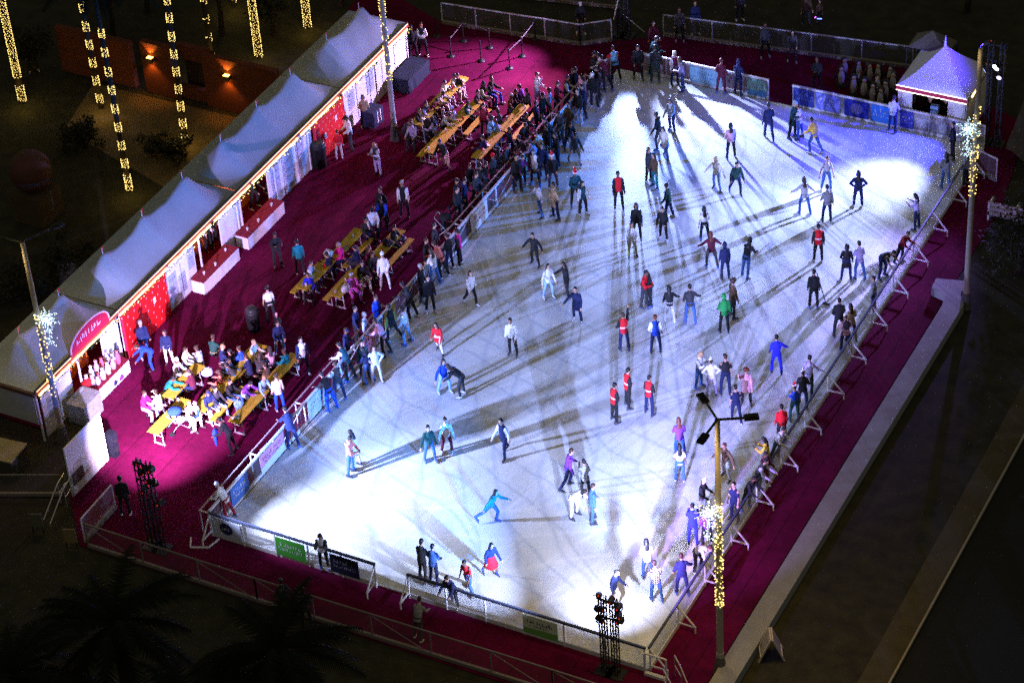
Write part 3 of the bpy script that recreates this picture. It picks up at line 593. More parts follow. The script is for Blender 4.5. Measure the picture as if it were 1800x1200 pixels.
# ------------------------------------------------------------------ stall tents
canvas = mat('white tent canvas', (.29, .335, .4), .8, noise_amt=.1, nscale=1.5, bump=.05)
eave_dark = mat('dark gutter', (.03, .03, .03), .7); red_band = mat('red valance', (.3, .05, .03), .8)
bulb_w = mat('warm rope light', (.9, .6, .2), .4, emit=(1, .66, .2), estr=9.0, noise_amt=0)
bulb_dot = mat('warm fairy lights', (.9, .7, .3), .4, emit=(1, .7, .19), estr=5.0, noise_amt=0, sample=False)
bulb_cool = mat('cool fairy lights', (.8, .9, 1), .4, emit=(.62, .9, 1.0), estr=2.6, noise_amt=0, sample=False)
XE, XB, XC, ZE = -8.62, -11.6, -10.1, 2.4
def tent(label, y0, y1, peaks, group):
    root = thing('marquee_tent', label, 'tent', (XC, (y0 + y1) / 2, 0), 0, group); o = V3((XC, (y0 + y1) / 2, 0))
    ny, nx = 72, 28; vs = []; fs = []
    def ridge(y):
        e = min(y - y0, y1 - y) ; e = max(0, e); end = min(1, e / 1.15) ** 1.35
        dd = min(abs(y - p) for p in peaks); return (1.24 - .34 * (1 - math.exp(-(dd / .62) ** 1.1))) * end
    for i in range(ny + 1):
        y = y0 + (y1 - y0) * i / ny; h = ridge(y)
        for k in range(nx + 1):
            x = XB + (XE - XB) * k / nx; t = abs(x - XC) / 1.49; prof = max(0, 1 - t) ** 1.38
            vs.append((x, y, ZE + h * prof * (1 + .02 * math.sin(y * 5 + x * 3))))
    for i in range(ny):
        for k in range(nx): a = i * (nx + 1) + k; fs.append((a, a + 1, a + nx + 2, a + nx + 1))
    m = MB(); m.add([V3(v) - o for v in vs], fs); m.build('canopy', canvas, root, True)
    for p in peaks:
        m = MB(); m.bar(V3((XC, p, ZE + 1.2)) - o, V3((XC, p, ZE + 1.5)) - o, .02); m.build('flag_pole', white_metal, root)
        m = MB(); q = V3((XC, p, ZE + 1.5)) - o; m.add([q, q - V3((0, 0, .26)), q + V3((-.2, .36, -.16)), q + V3((.012, 0, 0)), q + V3((.012, 0, -.26)), q + V3((-.188, .36, -.16))], [(0, 1, 2), (5, 4, 3), (0, 2, 5, 3), (1, 4, 5, 2)]); m.build('pennant', fab('red') if int(p * 10) % 3 else fab('coral'), root)
    m = MB(); m.bar(V3((XE + .03, y0, ZE + .05)) - o, V3((XE + .03, y1, ZE + .05)) - o, .07, .07); m.build('gutter', eave_dark, root)
    m = MB(); m.bar(V3((XE + .05, y0, ZE - .09)) - o, V3((XE + .05, y1, ZE - .09)) - o, .03, .2); m.build('valance', red_band, root)
    for xx in (XE - .06, XB + .06):
        for yy in [y0 + .1] + [(a + b_) / 2 for a, b_ in zip(peaks[:-1], peaks[1:])] + [y1 - .1]:
            m = MB(); m.bar(V3((xx, yy, 0)) - o, V3((xx, yy, ZE)) - o, .06); m.build('leg', white_metal, root)
    return root
TG = 'white tents in a row behind the stalls'
tent('nearest white tent of the row, behind the lit lamp pole with a starburst', 1.85, 7.3, [3.3, 5.9], TG)
tent('second nearest white tent of the row, with three pennants above the long middle bar', 7.35, 16.0, [8.85, 11.6, 14.5], TG)
tent('third white tent of the row, above the far bar window and red panel', 16.05, 24.4, [17.4, 20.2, 22.95], TG)
tent('farthest white tent of the row, above the white panels by the queue', 24.45, 30.3, [26.0, 28.8], TG)
# garland with rope light on the eaves
gr = thing('eave_garland', 'fir garland with golden lights along the front eaves of the tents', 'garland', (XE, 16, 0)); rng = random.Random(4); m = MB()
fir = mat('fir green', (.012, .05, .025), .8, noise_amt=.4, nscale=20)
for i in range(2600):
    y = rng.uniform(1.9, 30.3); sag = .07 * abs(math.sin(y * 1.9)); c = V3((.12 + rng.gauss(0, .05), y - 16, ZE - .2 - sag + rng.gauss(0, .05))); d = V3((rng.uniform(-1, 1), rng.uniform(-1, 1), rng.uniform(-1, .4))).normalized() * rng.uniform(.05, .11); s = d.cross(V3((.3, .5, .8))).normalized() * .022
    m.add([c - s, c + s, c + d], [(0, 1, 2)])
m.build('fir_twigs', fir, gr)
m = MB()
for a, bb in ((2.0, 4.0), (4.1, 6.9), (7.3, 10.6), (10.8, 13.8), (14.1, 16.8), (17.0, 20.6), (20.9, 24.0), (24.4, 30.1)): m.tube([(.1, a - 16 + (bb - a) * t / 8, ZE - .2 + .015 * math.sin(t * 2.4)) for t in range(9)], .034, 6)
m.build('rope_light', bulb_w, gr)
m = MB(); m.bar((.09, 1.9 - 16, ZE + .02), (.09, 30.2 - 16, ZE + .02), .018); m.build('edge_light', mat('pale edge light', (1, .8, .5), .4, emit=(1, .7, .35), estr=2.2, noise_amt=0), gr)
lit_dots([(.15 + rng.gauss(0, .05), rng.uniform(1.9, 30.2) - 16, ZE - .24 + rng.gauss(0, .07)) for i in range(330)], .018).build('fairy_lights', bulb_dot, gr)
# end of the row: canvas side and poles
rt = thing('tent_side', 'white canvas side hanging under the near end of the tent row', 'tent side', (-10.1, 1.8, 0))
m = MB(); m.box((0, 0, 1.55), (2.9, .03, 1.25)); m.build('canvas_sheet', mat('grey white canvas', (.4, .4, .42), .8, noise_amt=.2, nscale=2), rt)
m = MB(); m.bar((-1.45, -.02, 2.34), (1.48, -.02, 2.34), .1, .12); m.build('end_beam', mat('dark beam', (.09, .05, .035), .7), rt)

# ------------------------------------------------------------------ stall fronts
wallw = mat('white stall panel', (.66, .65, .68), .7, noise_amt=.08, nscale=2); orange_w = mat('orange stall back', (.75, .17, .025), .8, noise_amt=.1); burg = mat('burgundy cloth', (.22, .012, .03), .9, noise_amt=.12)
greyp = mat('grey poster', (.36, .38, .48), .7, noise_amt=.3, nscale=4)
def wall_panel(label, y0, y1, posters=(), group='white panels along the stall fronts', col=None, x=-8.72, z1=2.3):
    root = thing('stall_panel', label, 'panel', (x, (y0 + y1) / 2, 0), 0, group); yc = (y0 + y1) / 2
    m = MB(); m.box((0, 0, z1 / 2 + .012), (.05, y1 - y0 - .02, z1)); m.build('board', col or wallw, root)
    k = max(1, round((y1 - y0) / 1.2))
    for i in range(1, k):
        m = MB(); m.box((.03, y0 + (y1 - y0) * i / k - yc, z1 / 2), (.02, .035, z1 - .1)); m.build('seam_strip', mat('grey seam', (.35, .35, .4), .6), root)
    for (ya, yb, za, zb) in posters:
        m = MB(); m.box((.034, (ya + yb) / 2 - yc, (za + zb) / 2), (.012, yb - ya, zb - za)); rng = random.Random(int(ya * 77)); scribble(m, V3((.045, ya - yc, za)), V3((0, 1, 0)), V3((0, 0, 1)), yb - ya, zb - za, [((zb - za) * .75, .12, .05, yb - ya - .1), ((zb - za) * .5, .07, .05, yb - ya - .08), ((zb - za) * .3, .07, .05, yb - ya - .12)], rng); m.build('poster', [greyp, mat('poster ink', (.12, .13, .2), .7), greyp], root)
    return root
def red_panel(label, y0, y1):
    root = thing('backdrop_panel', label, 'backdrop', (-8.6, (y0 + y1) / 2, 0), 0, 'red photo backdrops'); w = y1 - y0
    m = MB(); m.box((0, 0, 1.05), (.05, w, 2.05)); m.build('red_board', mat('bright red board', (.6, .006, .008), .6, noise_amt=.08), root)
    m = MB(); rng = random.Random(int(y0 * 10))
    for r_ in range(6):
        for c in range(7):
            z = .25 + r_ * .3; y = -w / 2 + .25 + c * (w - .5) / 6 + (.12 if r_ % 2 else 0)
            m.box((.03, y, z), (.008, .03, .1)); m.box((.03, y + .03, z + .03), (.008, .03, .03))
    m.build('small_marks', mat('pale red print', (.75, .25, .25), .6), root)
    m = MB()
    for (y, z) in ((-w * .18, 1.0), (w * .2, 1.35)): m.box((.034, y, z), (.012, .15, .26))
    m.build('white_card', mat('white card', (.75, .75, .75), .6), root)
    m = MB(); m.box((.02, -w / 2 - .03, 1.05), (.12, .05, 2.1)); m.build('side_frame', mat('pinkish frame', (.55, .02, .06), .6), root)
def bar_window(label, y0, y1, dark=False):
    point('bar_lamp', (-9.25, (y0 + y1) / 2, 1.95), 30, (1, .55, .22), .15)
    root = thing('bar_window', label, 'bar window', (-9.9, (y0 + y1) / 2, 0), 0, 'stall interiors'); m = MB(); m.box((0, 0, 1.15), (.05, y1 - y0, 2.25)); m.build('orange_back_wall', orange_w, root)
def counter(label, y0, y1):
    root = thing('bar_counter', label, 'counter', (-8.2, (y0 + y1) / 2, 0), 0, 'stall counters'); w = y1 - y0
    m = MB(); m.box((-.13, 0, .61), (.62, w, .04)); m.build('counter_top', burg, root)
    m = MB(); m.box((.165, 0, .305), (.03, w, .57)); m.box((-.13, -w / 2 + .02, .305), (.56, .03, .57)); m.box((-.13, w / 2 - .02, .305), (.56, .03, .57)); m.build('white_front', wallw, root)
    return root
wall_panel('small white stall panel with a dark doorway left of the sweet stall', 2.2, 4.1, [(2.5, 3.2, .7, 1.6)])
bar_window('orange back wall of the nearest sweet stall', 4.1, 6.6)
wall_panel('white board at the right end of the sweet stall', 6.15, 7.3)
red_panel('big red photo backdrop with small white cards beside the nearest stall', 7.45, 10.5)
wall_panel('white stall panel with two framed posters right of the nearest red backdrop', 10.6, 12.7, [(10.75, 11.3, .5, 1.6), (11.45, 11.9, .3, 1.2), (12.2, 12.6, 1.0, 1.9)])
bar_window('orange back wall of the middle bar window', 12.6, 16.0)
wall_panel('white stall panel between the two bar windows', 14.6, 16.1)
bar_window('orange back wall of the far bar window', 16.2, 18.6)
wall_panel('white stall panel with tall grey posters right of the far bar', 18.3, 21.9, [(18.6, 19.2, .4, 1.9), (19.6, 20.3, .2, 1.9), (20.6, 21.2, .4, 1.9)])
red_panel('big red photo backdrop at the far stalls, behind the child in grey trousers', 22.0, 24.45)
wall_panel('long white stall wall with framed notices at the far end of the tents', 24.6, 30.2, [(25.0, 25.5, .9, 1.8), (26.6, 27.2, .8, 1.9)])
counter('burgundy topped counter of the nearest sweet stall', 4.55, 6.75)
counter('burgundy topped counter of the middle bar with white front', 12.1, 14.75)
counter('burgundy topped counter of the far bar with white front', 15.45, 18.3)
# sweets on the near counter
rng = random.Random(9)
cand = [(.75, .72, .78), (.7, .35, .5), (.5, .45, .75), (.8, .8, .82), (.6, .12, .2)]
for i in range(16):
    m = MB(); h = rng.uniform(.3, .75); m.lathe([(.02, 0), (.1, .03), (.11, h * .6), (.05, h * .85), (.07, h)], n=9); c = cand[i % 5]
    o = m.build('sweet_bag', mat('sweet bag %d' % (i % 5), c, .35, noise_amt=.35, nscale=12), None, True, loc=(-8.55 + .17 * (i % 3), 4.75 + i * .115, 0.632)); tag(o, 'bags of sweets standing in a row on the nearest stall counter', 'sweet bag', 'sweet bags on the counter')
for k, (x, y) in enumerate(((-8.3, 12.6), (-8.2, 13.3), (-8.35, 14.3), (-8.3, 15.9), (-8.2, 16.6), (-8.3, 17.8))):
    m = MB(); m.lathe([(.035, 0), (.05, .13), (.052, .14), (.02, .141)], n=10); o = m.build('paper_cup', fab('white'), None, True, loc=(x, y, .632)); tag(o, 'white paper cups standing on the bar counters', 'cup', 'paper cups on the bars')
# arched red sign
rs = thing('arched_sign', 'arched red sign with pale outline on the eave above the sweet stall', 'sign', (XE + .12, 5.35, ZE + .08)); m = MB(); mo = MB(); n = 18
arch = [(1.25 * math.cos(math.pi * k / n), .12 + .68 * math.sin(math.pi * k / n) ** .8) for k in range(n + 1)]
m.slab([(p[0], p[1]) for p in arch] + [(-1.25, -.05), (1.25, -.05)], -.02, .02); m.v = [(p[2], p[0], p[1]) for p in m.v]; m.build('red_face', mat('sign red', (.6, .02, .06), .5, noise_amt=.05), rs)
mo.tube([(.03, p[0], p[1]) for p in arch], .035, 6); mo.build('pale_outline', mat('sign pink', (.8, .5, .62), .5), rs)
m = MB(); rng = random.Random(12); scribble(m, V3((.035, -.85, .12)), V3((0, 1, 0)), V3((0, 0, 1)), 1.7, .5, [(.18, .3, 0, 1.6)], rng, 0); m.build('lettering', mat('sign lettering', (.75, .6, .75), .5), rs)
# white freezer and white screen wall
fz = thing('display_freezer', 'white flat topped freezer at the near end of the sweet stall', 'freezer', (-8.05, 3.8, 0)); m = MB(); m.box((0, 0, .45), (.8, 1.1, .86)); m.build('cabinet', fab('grey'), fz); m = MB(); m.box((.0, 0, .9), (.84, 1.14, .05)); m.box((-.3, .1, .98), (.1, .6, .12)); m.build('lid', fab('grey'), fz)
m = MB(); m.ell((0, 0, .16), (.22, .22, .17)); m.ell((.03, .1, .3), (.16, .16, .08)); o = m.build('red_cushion', fab('red'), None, True, loc=(-8.5, 4.62, .63)); tag(o, 'round dark red bundle on the near end of the sweet counter', 'bundle')
sc = thing('screen_wall', 'tall white screen wall standing at the near left edge of the carpet', 'screen', (-5.85, .85, 0)); m = MB(); m.box((0, 0, 1.13), (.06, 2.3, 2.24)); m.build('white_sheet', mat('screen white', (.72, .72, .72), .7, noise_amt=.04), sc); m = MB(); m.box((-.05, -1.12, 1.1), (.06, .05, 2.2)); m.box((-.05, 1.12, 1.1), (.06, .05, 2.2)); m.bar((-.1, 0, 1.8), (-.9, 0, .02), .05); m.build('frame', mat('dark frame', (.05, .05, .05), .6), sc)
m = MB(); m.box((.06, -.7, .45), (.05, .62, .5)); m.box((.065, -.7, .45), (.052, .52, .4)); o = m.build('notice_frame', mat('brown notice', (.1, .075, .06), .8), None, loc=(-5.85, .85, .25)); tag(o, 'brown notice board leaning on the foot of the white screen wall', 'notice board')

# ------------------------------------------------------------------ tables and benches
plank = mat('yellow beer table wood', (.5, .35, .035), .6, noise_amt=.25, nscale=5)
legm = mat('table steel', (.6, .6, .62), .4, .3)
def table_proto():
    t = thing('beer_table', '', 'table'); L = 2.2
    for s in (-1, 1):
        m = MB(); m.box((s * .125, 0, .745), (.24, L, .035)); m.build('plank', plank, t)
    for s in (-1, 1):
        m = MB(); y = s * .8
        m.bar((-.15, y, .73), (-.2, y, .02), .035); m.bar((.15, y, .73), (.2, y, .02), .035); m.bar((-.25, y, .02), (.25, y, .02), .05, .04); m.bar((-.2, y, .4), (.2, y, .4), .03); m.build('leg', legm, t)
    return t
def bench_proto():
    t = thing('beer_bench', '', 'bench'); m = MB(); m.box((0, 0, .435), (.26, 2.2, .035)); m.build('seat', plank, t)
    for s in (-1, 1):
        m = MB(); y = s * .8; m.bar((-.08, y, .42), (-.11, y, .02), .03); m.bar((.08, y, .42), (.11, y, .02), .03); m.bar((-.14, y, .02), (.14, y, .02), .05, .04); m.build('leg', legm, t)
    return t
TABS = [(-5.55, 26.3, 0, 'near half of the furthest table row by the stalls'), (-5.5, 28.45, 0, 'far half of the furthest table row by the stalls'), (-4.02, 24.7, 0, 'near half of the second far row, below the white sweater'), (-4.0, 26.95, 0, 'far half of the second far row, lit bright'),
        (-1.98, 25.1, 0, 'near end of the third far row beside the teal coat'), (-1.95, 27.4, 0, 'far end of the third far row in shadow'), (-4.0, 14.2, 0, 'near half of the middle row left of the magenta jumper'), (-3.95, 16.5, 0, 'far half of the middle row above the magenta jumper'),
        (-2.55, 14.3, 0, 'near half of the inner middle row beside the pink outfit'), (-2.4, 17.1, 0, 'far half of the inner middle row with a dark bag'), (-5.2, 6.3, 0, 'nearest left row beside the white jackets'), (-3.65, 6.1, 0, 'middle near row among the crowded group'),
        (-2.1, 6.0, 0, 'nearest right row, empty and bright yellow'), (-3.6, 8.3, 0, 'far end of the middle near row'), (-2.1, 8.3, 0, 'far end of the nearest right row by the teal jacket'), (-4.55, 4.3, 0, 'stub row by the pushchair')]
tp = None; bpr = None
for i, (x, y, rz, w) in enumerate(TABS):
    t = tp if False else None
    if tp is None: tp = table_proto(); t = tp
    else: t = copy_tree(tp)
    t.location = (x, y, .012); t.rotation_euler = (0, 0, R(rz) + random.uniform(-.02, .02)); t['label'] = 'yellow plank table, ' + w; t['group'] = 'yellow beer tables'
    for s in (-1, 1):
        if s == 1 and i in (0, 1, 2, 4, 6, 8, 10, 12, 13, 14, 15): continue
        if s < 0 and i in (4, 5, 7, 12, 14, 15, 9): continue
        if bpr is None: bpr = bench_proto(); q = bpr
        else: q = copy_tree(bpr)
        q.location = (x + s * .5, y, .012); q['label'] = 'bench %s yellow table, %s' % ('left of' if s < 0 else 'right of', w); q['group'] = 'yellow beer benches'

rng = random.Random(21)
for i in range(26):
    x, y, rz, w = TABS[i % len(TABS)]; m = MB(); m.lathe([(.035, 0), (.048, .13), (.05, .14), (.02, .141)], n=10)
    o = m.build('paper_cup', [fab('white'), fab('red'), fab('lgrey')][i % 3], None, True, loc=(x + rng.uniform(-.18, .18), y + rng.uniform(-1, 1), .776)); tag(o, 'small paper cups left standing on the yellow beer tables', 'cup', 'paper cups on the tables')
for i in range(10):
    x, y, rz, w = TABS[(i * 3 + 1) % len(TABS)]; m = MB(); m.box((0, 0, .012), (.2, .3, .02)); m.ell((0, .04, .035), (.07, .08, .03))
    o = m.build('food_tray', [fab('tan'), fab('cream')][i % 2], None, True, loc=(x + rng.uniform(-.1, .1), y + rng.uniform(-.95, .95), .776)); o.rotation_euler = (0, 0, rng.uniform(0, 3)); tag(o, 'small food trays left lying on the yellow beer tables', 'tray', 'food trays on the tables')
# ------------------------------------------------------------------ light towers with their lamps
blackm = mat('black steel', (.018, .018, .02), .5, noise_amt=.1); lens_off = mat('red status light', (.5, .02, .01), .3, emit=(1, .05, .02), estr=.6, noise_amt=0)
def lens(col, s): return mat('lamp lens %s %s' % (tuple(round(c, 2) for c in col), s), (.8, .85, .9), .2, emit=tuple(.35 + .65 * c for c in col), estr=s, noise_amt=0, sample=False)
def tower(label, base, h, heads, cols=((-.2, 0), (.2, 0))):
    """heads: (dx, dy, z, aim, power, colour, cone, lens strength)"""
    root = thing('light_tower', label, 'light tower', (base[0], base[1], 0), 0, 'light towers around the rink'); B = V3((base[0], base[1], 0))
    for (cx, cy) in cols:
        m = MB(); w = .095
        for sx in (-1, 1):
            for sy in (-1, 1): m.bar((cx + sx * w, cy + sy * w, 0), (cx + sx * w, cy + sy * w, h), .035)
        n = int(h / .32)
        for i in range(n):
            z0, z1 = h * i / n, h * (i + 1) / n; s = 1 if i % 2 else -1
            m.bar((cx - s * w, cy - w, z0), (cx + s * w, cy - w, z1), .02); m.bar((cx - s * w, cy + w, z0), (cx + s * w, cy + w, z1), .02); m.bar((cx - w, cy - s * w, z0), (cx - w, cy + s * w, z1), .02); m.bar((cx + w, cy - s * w, z0), (cx + w, cy + s * w, z1), .02)
        m.build('lattice_mast', blackm, root)
        m = MB(); m.box((cx, cy, .03), (.6, .6, .05)); m.build('base_plate', blackm, root)
    for dz in (.15, .9): m = MB(); m.bar((min(c[0] for c in cols) - .2, cols[0][1], h - dz), (max(c[0] for c in cols) + .2, cols[-1][1], h - dz), .05); m.build('crossbar', blackm, root)
    for (dx, dy, z, aim, pw, col, cone, ls) in heads:
        p = V3((dx, dy, z)); d = (V3(aim) - (B + p)).normalized(); Q = d.to_track_quat('Z', 'Y').to_matrix()
        m = MB(); m.tube([p - d * .2, p - d * .16, p - d * .02, p + d * .12], [.05, .09, .1, .115], 14); m.bar(p + Q @ V3((.15, 0, 0)), p + Q @ V3((.15, 0, -.16)), .03); m.bar(p - Q @ V3((.15, 0, 0)), p - Q @ V3((.15, 0, .16)), .03)
        hd = m.build('lamp_head', blackm, root)
        m = MB(); e = p + d * .125; n = 14; m.add([e] + [e + Q @ V3((.1 * math.cos(2 * math.pi * k / n), .1 * math.sin(2 * math.pi * k / n), 0)) for k in range(n)], [(0, 1 + k, 1 + (k + 1) % n) for k in range(n)]); m.build('lens', lens(tuple(col), ls), hd)
        m = MB(); m.box(p - d * .21, (.035, .035, .035)); m.build('status_light', lens_off, hd)
        if pw >= 600: spot('tower_lamp', tuple(B + p + d * .16), aim, pw, col, cone, 1.0, .1)
    return root
LAMPS = dict(Aa=(5800, 6500, 10000), Ab=(7000, 9000, 20000), Ac=(7600, 9800, 22000), Ad=(19000, 14000, 24000), Ae=(6500, 4000, 9000), Af=(50, 500, 3500), Ag=(50, 500, 3500), Ah=(5800, 7000, 14500), Ba=(1700, 1800, 2700), Bb=(4000, 4700, 7600), Bc=(8400, 10800, 24000), Bd=(3700, 2300, 9000), Be=(100, 6500, 26000), Bf=(2200, 1300, 4500), Bg=(5000, 6000, 14000), Ca=(8000, 9200, 15500), Cb=(6800, 9000, 21500), Cc=(2600, 3500, 8500), Cd=(14000, 9500, 19000), Ce=(13000, 6500, 12500), Cf=(15000, 7000, 24000), Cg=(50, 300, 2500), Ch=(5800, 7200, 17000), Da=(4200, 4700, 7000), Db=(7500, 9700, 22000), Dc=(6200, 7900, 17000), Dd=(250, 300, 7500), De=(5800, 4500, 14500), Df=(180, 90, 2300), Dg=(3600, 2200, 10000), Dh=(100, 6000, 23000))
def heads_for(k, spec):
    """spec rows: (dx, dy, z, aim, cone, lens strength); power and colour come from LAMPS"""
    out = []
    for i, (dx, dy, z, aim, cone, ls) in enumerate(spec):
        r, g, b = LAMPS[k + 'abcdefgh'[i]]; p = max(r, g, b, 1e-3); out.append((dx, dy, z, aim, p, (r / p, g / p, b / p), cone, ls))
    return out
tower('black lattice light tower at the near left on the dark carpet', (-1.45, -1.4), 4.0, heads_for('A', [
    (.1, .1, 3.6, (5.2, 3.3, 0), 54, 22), (.25, .15, 2.95, (10, 20, 0), 40, 18), (.45, .1, 2.2, (3, 26, 0), 36, 3), (-.3, .1, 3.75, (-5.8, 5.4, 0), 60, 4),
    (.35, 0, 3.75, (-4, 14, 0), 52, 0), (-.15, .12, 3.4, (-9, 7, 2.8), 60, 2), (-.2, .1, 2.6, (-9.5, 20, 2.8), 30, 2), (.3, 0, 3.2, (14, 14, 0), 46, 3)]))
tower('black lattice light tower at the near right corner of the boards', (15.9, -.55), 3.35, heads_for('B', [
    (-.34, .05, 3.3, (13.9, 3.6, 0), 70, 0), (-.36, .05, 2.7, (5, 3, 0), 44, 0), (.36, .05, 2.7, (6, 20, 0), 40, 0), (.34, .1, 3.0, (14.6, 12, 0), 44, 0), (-.34, .05, 2.25, (-9, 13, 3), 46, 0), (.36, .1, 2.4, (17.9, 9, 0), 40, 0), (.1, .05, 3.25, (12.5, 22, 0), 38, 0)]))
tower('black lattice light tower at the far left corner behind the ice', (-1.0, 36.5), 4.6, heads_for('C', [
    (.3, -.15, 3.9, (7.0, 30.6, 0), 42, 12), (-.3, -.15, 3.6, (12, 16, 0), 31, 12), (.3, -.15, 3.0, (5, 23, 0), 44, 8), (-.4, -.1, 3.9, (-6.9, 29.6, 0), 54, 4),
    (-.4, -.15, 2.6, (-4.5, 24, 0), 52, 4), (.2, -.1, 3.9, (-4, 14, 0), 34, 0), (-.2, -.1, 4.0, (-9.5, 26, 2.8), 60, 0), (.1, -.1, 3.3, (15, 24, 0), 44, 0)]))
tower('black lattice light tower beside the booth at the far right corner', (16.95, 34.25), 4.9, heads_for('D', [
    (-.45, -.05, 4.5, (13.6, 29.0, 0), 40, 40), (-.45, -.1, 3.7, (5, 18, 0), 40, 40), (.2, -.15, 3.9, (11, 12, 0), 38, 40), (-.2, -.1, 3.6, (11.5, 30.5, 0), 78, 8),
    (.25, -.1, 3.8, (14.5, 16, 0), 36, 6), (-.3, .05, 4.75, (14.6, 34.6, 3.0), 84, 3), (.35, -.1, 3.4, (18, 18, 0), 34, 4), (-.4, 0, 4.2, (-9, 20, 3), 40, 4)]), cols=((-.1, 0), (.4, 0)))

# ------------------------------------------------------------------ street lamps
amber = (1.0, .66, .22)
postm = mat('lamp post paint', (.34, .31, .27), .5, .0, noise_amt=.15, nscale=8); headm = mat('lamp head black', (.02, .02, .02), .5)
def helix_dots(r, z0, z1, n, rng, jit=.02):
    return [((r + rng.uniform(0, jit)) * math.cos(a), (r + rng.uniform(0, jit)) * math.sin(a), z) for a, z in ((rng.uniform(0, 6.283), rng.uniform(z0, z1)) for _ in range(n))]
def street_lamp(label, x, y, h, arms, lights, wrap, star, star_side, power):
    root = thing('street_lamp', label, 'street lamp', (x, y, 0), 0, 'street lamps wrapped in fairy lights'); rng = random.Random(int(h * 100))
    m = MB(); m.tube([(0, 0, 0), (0, 0, .9), (0, 0, .92), (0, 0, h)], [.13, .13, .115, .085], 14); m.build('post', postm, root)
    m = MB(); m.tube([(0, 0, 0), (0, 0, .1), (0, 0, .5), (0, 0, .72)], [.24, .22, .17, .14], 14); m.build('foot', mat('lamp foot', (.09, .085, .08), .6), root)
    for (ang, ln, z) in arms:
        d = V3((math.cos(R(ang)), math.sin(R(ang)), 0)); p = d * ln + V3((0, 0, h + z))
        m = MB(); m.bar((0, 0, h), p, .06); m.build('arm', headm, root)
        M = Matrix.Rotation(R(ang), 3, 'Z'); m = MB(); m.box(p + d * .2, (.46, .24, .09), rot=M); m.box(p + d * .2 + V3((0, 0, .06)), (.32, .18, .04), rot=M)
        for k in range(5): m.box(p + d * (.06 + .07 * k) + V3((0, 0, .085)), (.018, .16, .04), rot=M)
        hd = m.build('lamp_head', headm, root); m = MB(); m.box(p + d * .2 - V3((0, 0, .051)), (.36, .18, .01), rot=M); m.build('light_panel', mat('amber light panel', (1, .8, .4), .4, emit=amber, estr=12, noise_amt=0, sample=False), hd)
        if power > 0:
            spot('street_lamp_light', (x + p.x + d.x * .3, y + p.y + d.y * .3, p.z - .12), (x + p.x * 1.6 + d.x * 2, y + p.y * 1.6 + d.y * 2, 0), power, amber, 150, 1.0, .2)
    if power > 0: point('post_top_light', (x - .3, y - .45, h - .75), 26, (1, .7, .25), .12)
    for (z0, z1, n) in wrap: lit_dots(helix_dots(.125, z0, z1, n, rng), .02).build('fairy_lights', bulb_dot, root, kind='stuff')
    if star:
        rt_ = V3((RT[0], RT[1], 0)).normalized(); to = V3((.49, -.87, 0)); pts = []
        c = rt_ * star_side * .33 + to * .2 + V3((0, 0, star))
        for a in range(0, 360, 30):
            ln = .5 if a % 60 == 30 else .3
            if a == 270: ln = 1.2
            for k in range(14): t = ln * (k + rng.random()) / 14; pts.append(c + rt_ * math.cos(R(a)) * t + V3((0, 0, math.sin(R(a)) * t)) + V3((rng.gauss(0, .03), rng.gauss(0, .03), rng.gauss(0, .03))))
        for k in range(70): t = rng.random(); pts.append(c + V3((rng.gauss(0, .08 + .05 * t), rng.gauss(0, .06), -1.2 * t)))
        m = MB()
        for a in range(0, 360, 30): m.bar(c, c + rt_ * math.cos(R(a)) * .45 + V3((0, 0, math.sin(R(a)) * .45)), .02)
        m.bar(c, c - V3((0, 0, 1.35)), .03); st = m.build('starburst', white_metal, root); lit_dots(pts, .02).build('cool_lights', bulb_cool, st, kind='stuff')
        point('starburst_glow', tuple(V3((x, y, 0)) + c + to * .45 - V3((0, 0, .3))), 6, (.6, .85, 1), .3)
    return root
street_lamp('tall lamp post with three black heads at the near right of the boards', 19.18, .93, 10.7, [(33, .85, -.05), (140, .8, .12), (268, .8, .0)], [], [(3.0, 5.0, 90), (5.0, 7.4, 110), (3.0, 3.25, 14)], 7.15, -1, 560)
street_lamp('lamp post with a starburst at the near left corner of the tents', -8.02, 2.22, 9.1, [(60, 1.2, .1), (190, 1.25, .15)], [], [(2.2, 6.0, 130)], 5.85, 1, 260)
street_lamp('lamp post beside the far tables, its top out of view', -6.49, 24.99, 10.5, [(60, 1.2, .1), (200, 1.25, .15)], [], [(3.0, 9.5, 190)], 0, 0, 160)
street_lamp('slim lamp post with a blue starburst beside the ticket booth', 19.91, 22.94, 11.6, [], [], [(5.2, 9.2, 120)], 8.3, -1, 0)
point('post_top_light', (19.7, 22.5, 11.2), 10, (1, .7, .25), .12)

# ------------------------------------------------------------------ ticket booth
bt = thing('ticket_booth', 'white ticket booth with pyramid tent roof at the far right corner', 'booth', (14.5, 35.4, 0)); zE = 2.12
m = MB(); n = 24; vs = []; fs = []
for i in range(n + 1):
    for k in range(n + 1):
        x = -1.55 + 3.1 * i / n; y = -1.5 + 3.0 * k / n; t = max(abs(x) / 1.55, abs(y) / 1.5); vs.append((x, y, zE + 1.42 * (max(0, 1 - t)) ** 1.35))
for i in range(n):
    for k in range(n): a = i * (n + 1) + k; fs.append((a, a + 1, a + n + 2, a + n + 1))
m.add(vs, fs); m.build('tent_roof', mat('booth canvas', (.6, .6, .62), .7, noise_amt=.05, nscale=2), bt)
m = MB(); m.tube([(0, 0, zE + 1.4), (0, 0, zE + 1.9)], [.07, .01], 8); m.build('roof_finial', white_metal, bt)
m = MB(); m.box((0, -1.53, zE - .1), (3.1, .04, .2)); m.build('red_valance', mat('booth valance', (.45, .02, .05), .7), bt)
m = MB(); m.box((1.57, 0, zE - .1), (.04, 3.0, .2)); m.build('side_valance', mat('side valance', (.3, .28, .25), .7), bt)
